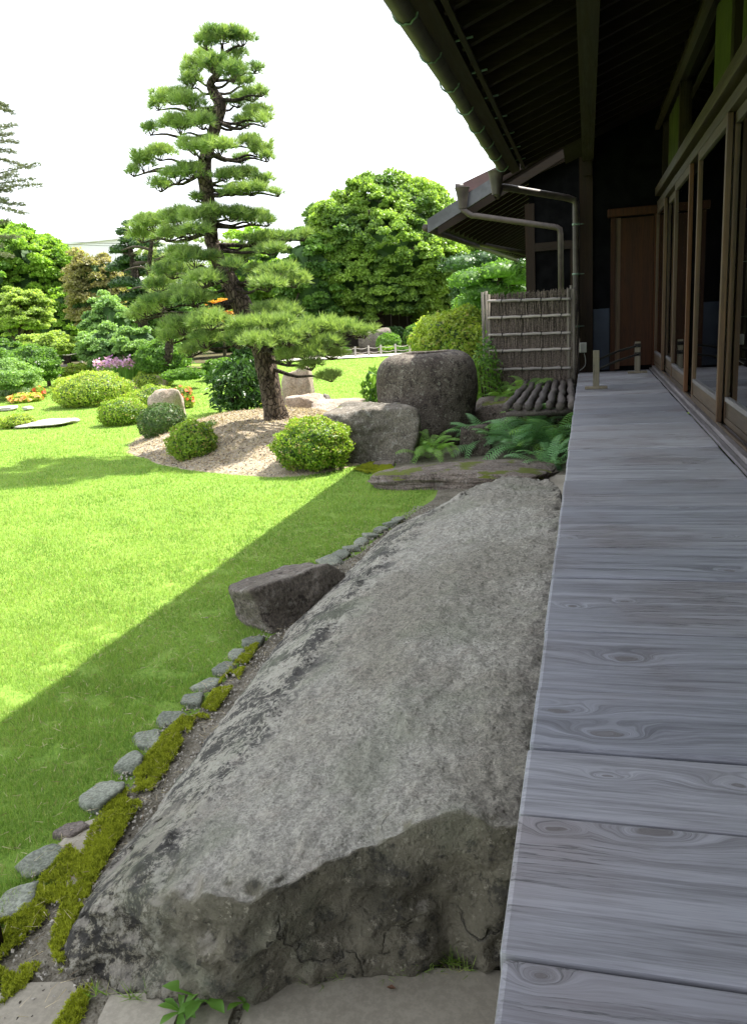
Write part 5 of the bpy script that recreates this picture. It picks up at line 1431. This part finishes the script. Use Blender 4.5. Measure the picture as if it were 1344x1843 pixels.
# ================================================================== FAR GARDEN
def px_round(name, x, yb, wpx, hpx, Y, n, ls, mat, label, group=None, core=None, lump=.07, **k):
    b_ = AY(x, yb, Y); s = depth(b_) / FPX
    return shrub(name, (b_[0], Y, b_[2]), wpx * s / 2, hpx * s, n, ls, mat, label, 'shrub', group, lump=lump, core=core, **k)
px_round('azalea_bush', 828, 690, 182, 130, 15, 12000, .07, MAT['azalea_yellow'], 'big yellow and reddish tinged azalea bush behind the basin and brushwood screen', core=MAT['azalea_dark'], lump=.10)
for i, (x, yb, wp, hp_, Y, mt_, lab) in enumerate(((700, 630, 44, 30, 31, 'leaf_mid', 'round clipped shrub just right of the brown rock beyond the rope fence'), (698, 636, 30, 14, 30.6, 'leaf_bright', 'small bright clipped shrub before the round one at the rope fence'),
        (722, 636, 26, 12, 30.6, 'leaf_mid', 'little clipped shrub at the right end of the rope fence'), (747, 628, 42, 42, 32, 'leaf_mid', 'taller round clipped shrub beside the big yellow azalea'),
        (708, 610, 44, 22, 35, 'leaf_dark', 'dark rounded shrub at the back under the big tree'), (620, 640, 24, 14, 31, 'leaf_mid', 'small round shrub at the left end of the rope fence'))):
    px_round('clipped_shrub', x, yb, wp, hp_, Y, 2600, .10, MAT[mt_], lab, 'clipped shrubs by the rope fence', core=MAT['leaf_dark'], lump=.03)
# the clipped evergreens right of the big tree: rounded clouds
def cloud_tree(name, base, pads, mat, label, ls, n, bark='bark_dark', tr=.15, cat='tree', group=None):
    t = empty(name, base, label, cat, group); b0_ = np.array(base, float)
    for c, r in pads:
        c = np.array(c) - b0_; seed = random.random() * 9
        m_ = max(60, int(n * r[0] * r[2]))
        P, Nn = blob_points(m_, c, r, .80, -.45, .10, 2.5, seed)
        pd = leaves('foliage_pad', P, Nn, ls, mat, t, .8, simple=True, aspect=.55)
        D, F = ico(3); V = D * .84 * np.array(r) + c; V[:, 2] = np.maximum(V[:, 2], c[2] - r[2] * .45)
        V *= 1
        link('inner_foliage', npmesh('inner_foliage', V, F, False, rng.random(len(V))), pd, mat)
    hi = max(pads, key=lambda q: q[0][2]); e = np.array(hi[0]) - b0_
    path = curve([(0, 0, -.2), (e[0] * .2 + .1, e[1] * .2, e[2] * .4), (e[0] * .7, e[1] * .7, e[2] * .75), e], 14)
    mb = MB(); mb.tube(path, np.linspace(tr, tr * .25, 14), 8, .08); mb.build('trunk', MAT[bark], t)
    mb = MB()
    for c, r in pads:
        c = np.array(c) - b0_; i = int(np.argmin(np.abs(path[:, 2] - (c[2] - r[2]))))
        mb.tube(curve([path[i], (path[i] + c) / 2 - [0, 0, .05], c - [0, 0, r[2] * .3]], 5), np.linspace(tr * .4, tr * .12, 5), 5, .1)
    mb.build('branch', MAT['twigs'], t)
    return t
def pads_px(Y, lst, rdep=.9, dep=0):
    out = []
    for x, y, rx, rz in lst:
        yy = Y + random.uniform(-1, 1) * dep; s = yy / FPX * 1.0
        p = AY(x, y, yy); out.append(((float(p[0]), yy, float(p[2])), (rx * s, rx * s * rdep, rz * s)))
    return out
cloud_tree('clipped_evergreen', tuple(AY(880, 640, 24)), pads_px(24, [(850, 505, 44, 20), (900, 490, 40, 20), (935, 500, 36, 24), (880, 525, 50, 22), (925, 535, 40, 24), (860, 548, 46, 24), (910, 565, 50, 26), (960, 560, 40, 30), (850, 585, 40, 22)], .9, .8),
           MAT['leaf_mid'], 'light green clipped evergreen with rounded tiers under the far eaves', .13, 1900)
cloud_tree('clipped_evergreen', tuple(AY(905, 620, 29)), pads_px(29, [(830, 478, 40, 20), (880, 470, 44, 20), (930, 470, 40, 20), (960, 500, 40, 40), (850, 520, 40, 30), (950, 440, 50, 24)], .9, .8),
           MAT['leaf_dark'], 'darker clipped evergreen behind the light green one, right of the big tree', .15, 1300)
# the great broadleaf tree
Yb = 37
def tree_px(name, x, ytop, ybot, wpx, Y, base_y, ncl, nl, ls, mat, label, trunk_r=.3, **k):
    c = AY(x, (ytop + ybot) / 2, Y); s = depth(c) / FPX
    b_ = AY(x, base_y, Y); b_[2] = max(b_[2], -.2) if b_[2] > .6 else 0
    return clump_tree(name, (float(b_[0]), Y, 0.0), (float(c[0]), Y, float(c[2])), (wpx * s / 2, wpx * s / 2 * k.pop('dep', .8), (ybot - ytop) * s / 2), ncl, nl, ls, mat, label, trunk_r=trunk_r, **k)
tree_px('broadleaf_tree', 682, 322, 606, 335, 37, 610, 1200, 190000, .145, MAT['leaf_camphor'], 'great dense round-crowned broadleaf tree at the back of the lawn', .5, clump=.085, lo=.84, flat=.9, droop=.5)
tree_px('broadleaf_tree', 812, 372, 606, 190, 39, 610, 480, 62000, .15, MAT['leaf_camphor'], 'smaller round broadleaf tree at the right shoulder of the great one', .35, clump=.11, lo=.84, flat=.9)
tree_px('broadleaf_tree', 560, 410, 600, 140, 35, 610, 150, 36000, .18, MAT['leaf_mid'], 'dark broadleaf tree at the left shoulder of the great one behind the pine', .35, clump=.18, lo=.8)
tree_px('broadleaf_tree', 225, 500, 640, 150, 34, 660, 150, 26000, .15, MAT['leaf_mid'], 'rounded green tree behind the dark cloud-pruned pine', .2, clump=.18, lo=.8)
tree_px('broadleaf_tree', 120, 520, 640, 130, 31, 660, 150, 24000, .14, MAT['leaf_bright'], 'bright rounded tree between the bronze tree and the yellow-green maple', .2, clump=.18, lo=.8)
tree_px('broadleaf_tree', 340, 470, 640, 150, 36, 660, 150, 26000, .16, MAT['leaf_mid'], 'green tree closing the gap behind the lower left boughs of the great pine', .2, clump=.18, lo=.8)
tree_px('broadleaf_tree', 450, 415, 600, 170, 38, 610, 150, 34000, .18, MAT['leaf_bright'], 'bright green tree seen through the pine branches', .3, clump=.18, lo=.75)
tree_px('broadleaf_tree', 50, 402, 610, 220, 33, 640, 700, 90000, .15, MAT['leaf_bright'], 'large bright yellow-green tree filling the left background', .4, clump=.10, lo=.84, flat=.85)
tree_px('broadleaf_tree', -60, 430, 640, 200, 30, 640, 120, 24000, .18, MAT['leaf_mid'], 'tree half out of view at the far left', .3, clump=.18)
tree_px('bronze_tree', 172, 448, 610, 120, 29, 640, 170, 34000, .12, MAT['leaf_orange'], 'bronze-orange leaved tree between the bright tree and the dark pine', .15, clump=.24, lo=.5)
tree_px('golden_bush', 402, 528, 600, 60, 26, 650, 40, 5000, .10, MAT['leaf_gold'], 'golden orange bush glimpsed through the pine', .08, clump=.3, lo=.4, inner=False)
cloud_tree('black_pine', tuple(AY(262, 640, 24)), pads_px(24, [(229, 403, 10, 7), (222, 418, 14, 9), (236, 432, 22, 9), (218, 450, 22, 11), (262, 440, 30, 12), (240, 468, 34, 12), (285, 462, 30, 14), (215, 482, 26, 12), (262, 490, 40, 14), (300, 488, 30, 14), (225, 510, 30, 12), (275, 515, 40, 14), (312, 515, 30, 14), (240, 535, 34, 12), (290, 545, 36, 14)], .9, .7),
           MAT['needles_dark'], 'dark cloud-pruned pine behind the great pine on the left', .13, 3400, tr=.2)
pp_ = empty('pale_pine', tuple(AY(300, 650, 19)), 'pale yellow-green pine standing behind the great pine at its left', 'tree'); b0_ = AY(300, 650, 19)
for c, r in pads_px(19, [(280, 432, 34, 9), (325, 425, 40, 9), (360, 440, 34, 9), (268, 458, 30, 8), (320, 462, 40, 9), (290, 480, 36, 9), (345, 485, 36, 9), (300, 505, 40, 8), (350, 520, 36, 9), (420, 560, 44, 9), (380, 600, 44, 9), (290, 530, 30, 8), (400, 440, 36, 8)], .8, .8):
    c = np.array(c) - b0_; pine_pad(pp_, c, (r[0], r[1], r[2] * 1.3), 55, .14, MAT['needles_pale'], .014, 12)
mb = MB(); mb.tube(curve([(0, 0, -.1), (.2, 0, .9), (-.2, 0, 2.0), (.1, 0, 3.3)], 12), np.linspace(.13, .04, 12), 8, .1); mb.build('trunk', MAT['bark_dark'], pp_)
mb = MB()
for i in range(9):
    z = 1.0 + i * .25; mb.tube(curve([(0, 0, z), (.5 * (-1) ** i, .1, z + .15), (1.0 * (-1) ** i, .2, z + .1)], 6), np.linspace(.04, .015, 6), 5, .1)
mb.build('branch', MAT['twigs'], pp_)
# mid-distance shrubs and small trees on the left
tree_px('layered_tree', 200, 530, 650, 100, 22, 668, 70, 13000, .10, MAT['leaf_blue'], 'rounded light green tree with layered foliage left of centre', .1, clump=.26, lo=.6)
tree_px('layered_tree', 190, 585, 665, 110, 20.5, 670, 60, 10000, .10, MAT['leaf_blue'], 'low spreading green bush below the layered tree', .08, clump=.26)
tree_px('spreading_bush', 250, 592, 665, 100, 20, 672, 60, 11000, .09, MAT['leaf_blue'], 'bright spiky-leaved spreading bush right of the layered tree', .08, clump=.26)
tree_px('maple_tree', 86, 598, 645, 118, 22, 678, 130, 20000, .09, MAT['leaf_maple'], 'small pale green maple with thin leaning trunk behind the rocks', .07, clump=.26, flat=.45, lo=.4, inner=False, bark='bark')
tree_px('maple_tree', 40, 515, 610, 130, 25, 680, 170, 30000, .10, MAT['leaf_maple'], 'larger yellow-green maple with dark trunk at the left', .16, clump=.22, flat=.5, lo=.4, inner=False)
tree_px('dark_shrub', 20, 610, 690, 90, 21, 700, 40, 8000, .09, MAT['leaf_mid'], 'dark green shrub beneath the larger maple', .06, clump=.26)
px_round('clipped_shrub', 298, 672, 92, 60, 19.5, 6000, .09, MAT['leaf_mid'], 'rounded green shrub below the lower left boughs of the pine', core=MAT['leaf_dark'], lump=.1)
px_round('ground_cover', 332, 682, 74, 18, 18.5, 3000, .08, MAT['leaf_mid'], 'low green ground cover at the lawn edge under the pine boughs', core=MAT['leaf_dark'], lump=.05)
px_round('green_bush', 62, 685, 100, 60, 19, 6500, .08, MAT['leaf_mid'], 'soft mid green bush behind the widest clipped azalea', core=MAT['leaf_dark'], lump=.12)
px_round('green_bush', 10, 700, 110, 50, 17.5, 6500, .07, MAT['leaf_blue'], 'grey-green feathery bush at the left edge above the reeds', core=MAT['leaf_mid'], lump=.16)
px_round('green_bush', 140, 680, 50, 24, 20, 2200, .08, MAT['azalea_yellow'], 'small yellow-green bush beside the dark brown rock', core=MAT['leaf_mid'], lump=.16)
px_round('green_bush', 400, 672, 70, 26, 21, 2600, .09, MAT['leaf_mid'], 'low bush at the far lawn edge behind the long-leaved bush', core=MAT['leaf_dark'], lump=.1)
px_round('green_bush', 470, 655, 100, 60, 30, 5200, .13, MAT['leaf_dark'], 'dark bush far behind the pine trunk', core=MAT['leaf_dark'], lump=.12)
# hedge that closes the garden
hd = empty('back_hedge', (-20, 43, 0), 'tall dark hedge closing the garden behind the trees', 'hedge')
for i in range(18):
    P, Nn = blob_points(2200, (-34 + i * 3.4, random.uniform(-.6, .6), 1.9 + random.uniform(-.2, .5)), (2.6, 1.3, 2.3), .8, -.8, .1, 2.5, i)
    leaves('foliage', P, Nn, .22, MAT['leaf_mid' if i % 3 else 'leaf_dark'], hd, .7)
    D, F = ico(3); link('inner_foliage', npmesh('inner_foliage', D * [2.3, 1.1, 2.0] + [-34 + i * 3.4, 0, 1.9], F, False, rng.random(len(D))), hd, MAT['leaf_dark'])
# board wall under the great tree
bw = empty('board_wall', (-2, 40.5, 0), 'dark brown board wall in the shade under the great tree', 'wall')
for i in range(46):
    o = box('board', (-11 + i * .42, -.02, 0), (-11 + i * .42 + .405, .02 + .01 * (i % 2), 2.3 + .0 * i), MAT['board_wall'], bw)
box('cap_rail', (-11.1, -.08, 2.302), (8.4, .1, 2.40), MAT['board_wall'], bw)
# rope fence on the far side of the lawn
rf = empty('rope_fence', tuple(G(640, 645)), 'low rope fence with short wooden posts at the far edge of the lawn', 'fence')
o_ = G(640, 645); prev = None
pts_ = [(600, 648), (615, 646), (637, 642), (665, 644), (686, 640), (710, 640), (735, 640)]
pts_ = [G(x, 643 - (x - 640) * .065, .02) for x in (560, 588, 615, 640, 664, 686, 712, 738, 764)]
for q in pts_:
    q = q - o_; box('post', (q[0] - .03, q[1] - .045, -.05), (q[0] + .03, q[1] + .03, .42), MAT['bamboo'], rf, .01)
    if prev is not None:
        for z in (.34, .18):
            mb = MB(); mb.tube(curve([prev + [0, 0, z], (prev + q) / 2 + [0, 0, z - .05], q + [0, 0, z]], 7), .012, 5); mb.build('rope', MAT['bamboo'], rf)
    prev = q
rf2 = empty('rope_fence', tuple(AY(118, 660, 23.5)), 'short stretch of rope fence glimpsed behind the small pale maple', 'fence')
for i in range(4):
    box('post', (-1.2 + i * .9, -.04, -.3), (-1.12 + i * .9, .04, .52), MAT['bamboo'], rf2)
    if i: mb = MB(); mb.tube([(-1.16 + (i - 1) * .9, 0, .42), (-.71 + (i - 1) * .9, 0, .37), (-1.16 + i * .9, 0, .42)], .015, 5); mb.build('rope', MAT['bamboo'], rf2)
# tall conifer reaching in from the left
CY = 16.0
cb_ = AY(-130, 690, CY); cb_[2] = 0
cf = empty('cedar_tree', tuple(cb_), 'tall conifer with drooping level boughs reaching in from the left edge', 'tree')
ctop = AY(-100, 60, CY) - cb_
mb = MB(); path = curve([(0, 0, -.2), (.1, 0, 2.5), tuple(ctop)], 12); mb.tube(path, np.linspace(.22, .05, 12), 10, .05); mb.build('trunk', MAT['bark'], cf)
for (x, y, dy) in ((12, 190, 0), (22, 202, .4), (26, 224, -.4), (22, 240, .1), (30, 254, .5), (24, 272, .0), (68, 294, .0), (52, 300, .5), (30, 312, -.5), (72, 332, .2), (60, 322, -.4), (18, 342, .3), (10, 358, -.3), (42, 368, .2), (46, 383, -.2), (14, 396, .2), (-20, 200, -.8), (-20, 290, .9), (-10, 330, -.9), (0, 440, .3), (30, 425, -.5), (20, 460, .2)):
    e = AY(x, y, CY + dy) - cb_; st = path[int(np.argmin(np.abs(path[:, 2] - (e[2] + .15))))]
    n = 40; ts = np.linspace(0, 1, n)
    cc_ = curve([st, st + (e - st) * .5 + [0, 0, .03], e], n)
    mb = MB(); mb.tube(cc_[::4], np.linspace(.03, .006, 10), 5)
    bo = mb.build('bough', MAT['twigs'], cf)
    Pq, Uq = [], []
    for k in range(6, n):
        wd_ = .34 * (1 - (k / n) ** 1.5) + .03
        for q in range(14):
            sd = random.choice((-1, 1)); o2 = np.array([random.uniform(-.05, .05), sd * random.uniform(0, wd_), random.uniform(-.05, .03)])
            Pq.append(cc_[k] + o2); v = np.array([.6, sd * .8, .15]) + rng.normal(size=3) * .35; Uq.append(v / np.linalg.norm(v))
    tufts('foliage', np.array(Pq), np.array(Uq), .07, MAT['conifer'], bo, 6, .010, .5)
# far building and wires
fb = empty('far_building', (-34, 78, 0), 'pale distant building just showing above the trees on the left', 'building')
q0, q1 = AY(118, 436, 78), AY(186, 446, 78)
x0, x1 = float(q0[0]) + 34, float(q1[0]) + 34; zt_ = float(q0[2])
box('wall', (x0, 0, 0), (x1 + 3, 8, zt_ - .25), MAT['building'], fb)
box('roof', (x0 - .3, -.3, zt_ - .248), (x1 + 3.3, 8.3, zt_), MAT['building'], fb)
for i in range(5):
    for j in range(3):
        pass
for (ya, yb_) in ((433, 435), (437, 440)):
    a_, c_ = AY(60, ya - 2, 70), AY(330, yb_, 70)
    mb = MB(); mb.tube(curve([a_, (a_ + c_) / 2 - [0, 0, .25], c_], 12), .018, 4)
    tag(mb.build('power_line', MAT['rope']), ('upper' if ya == 433 else 'lower') + ' of two thin overhead wires crossing the sky above the bronze tree', 'wire')
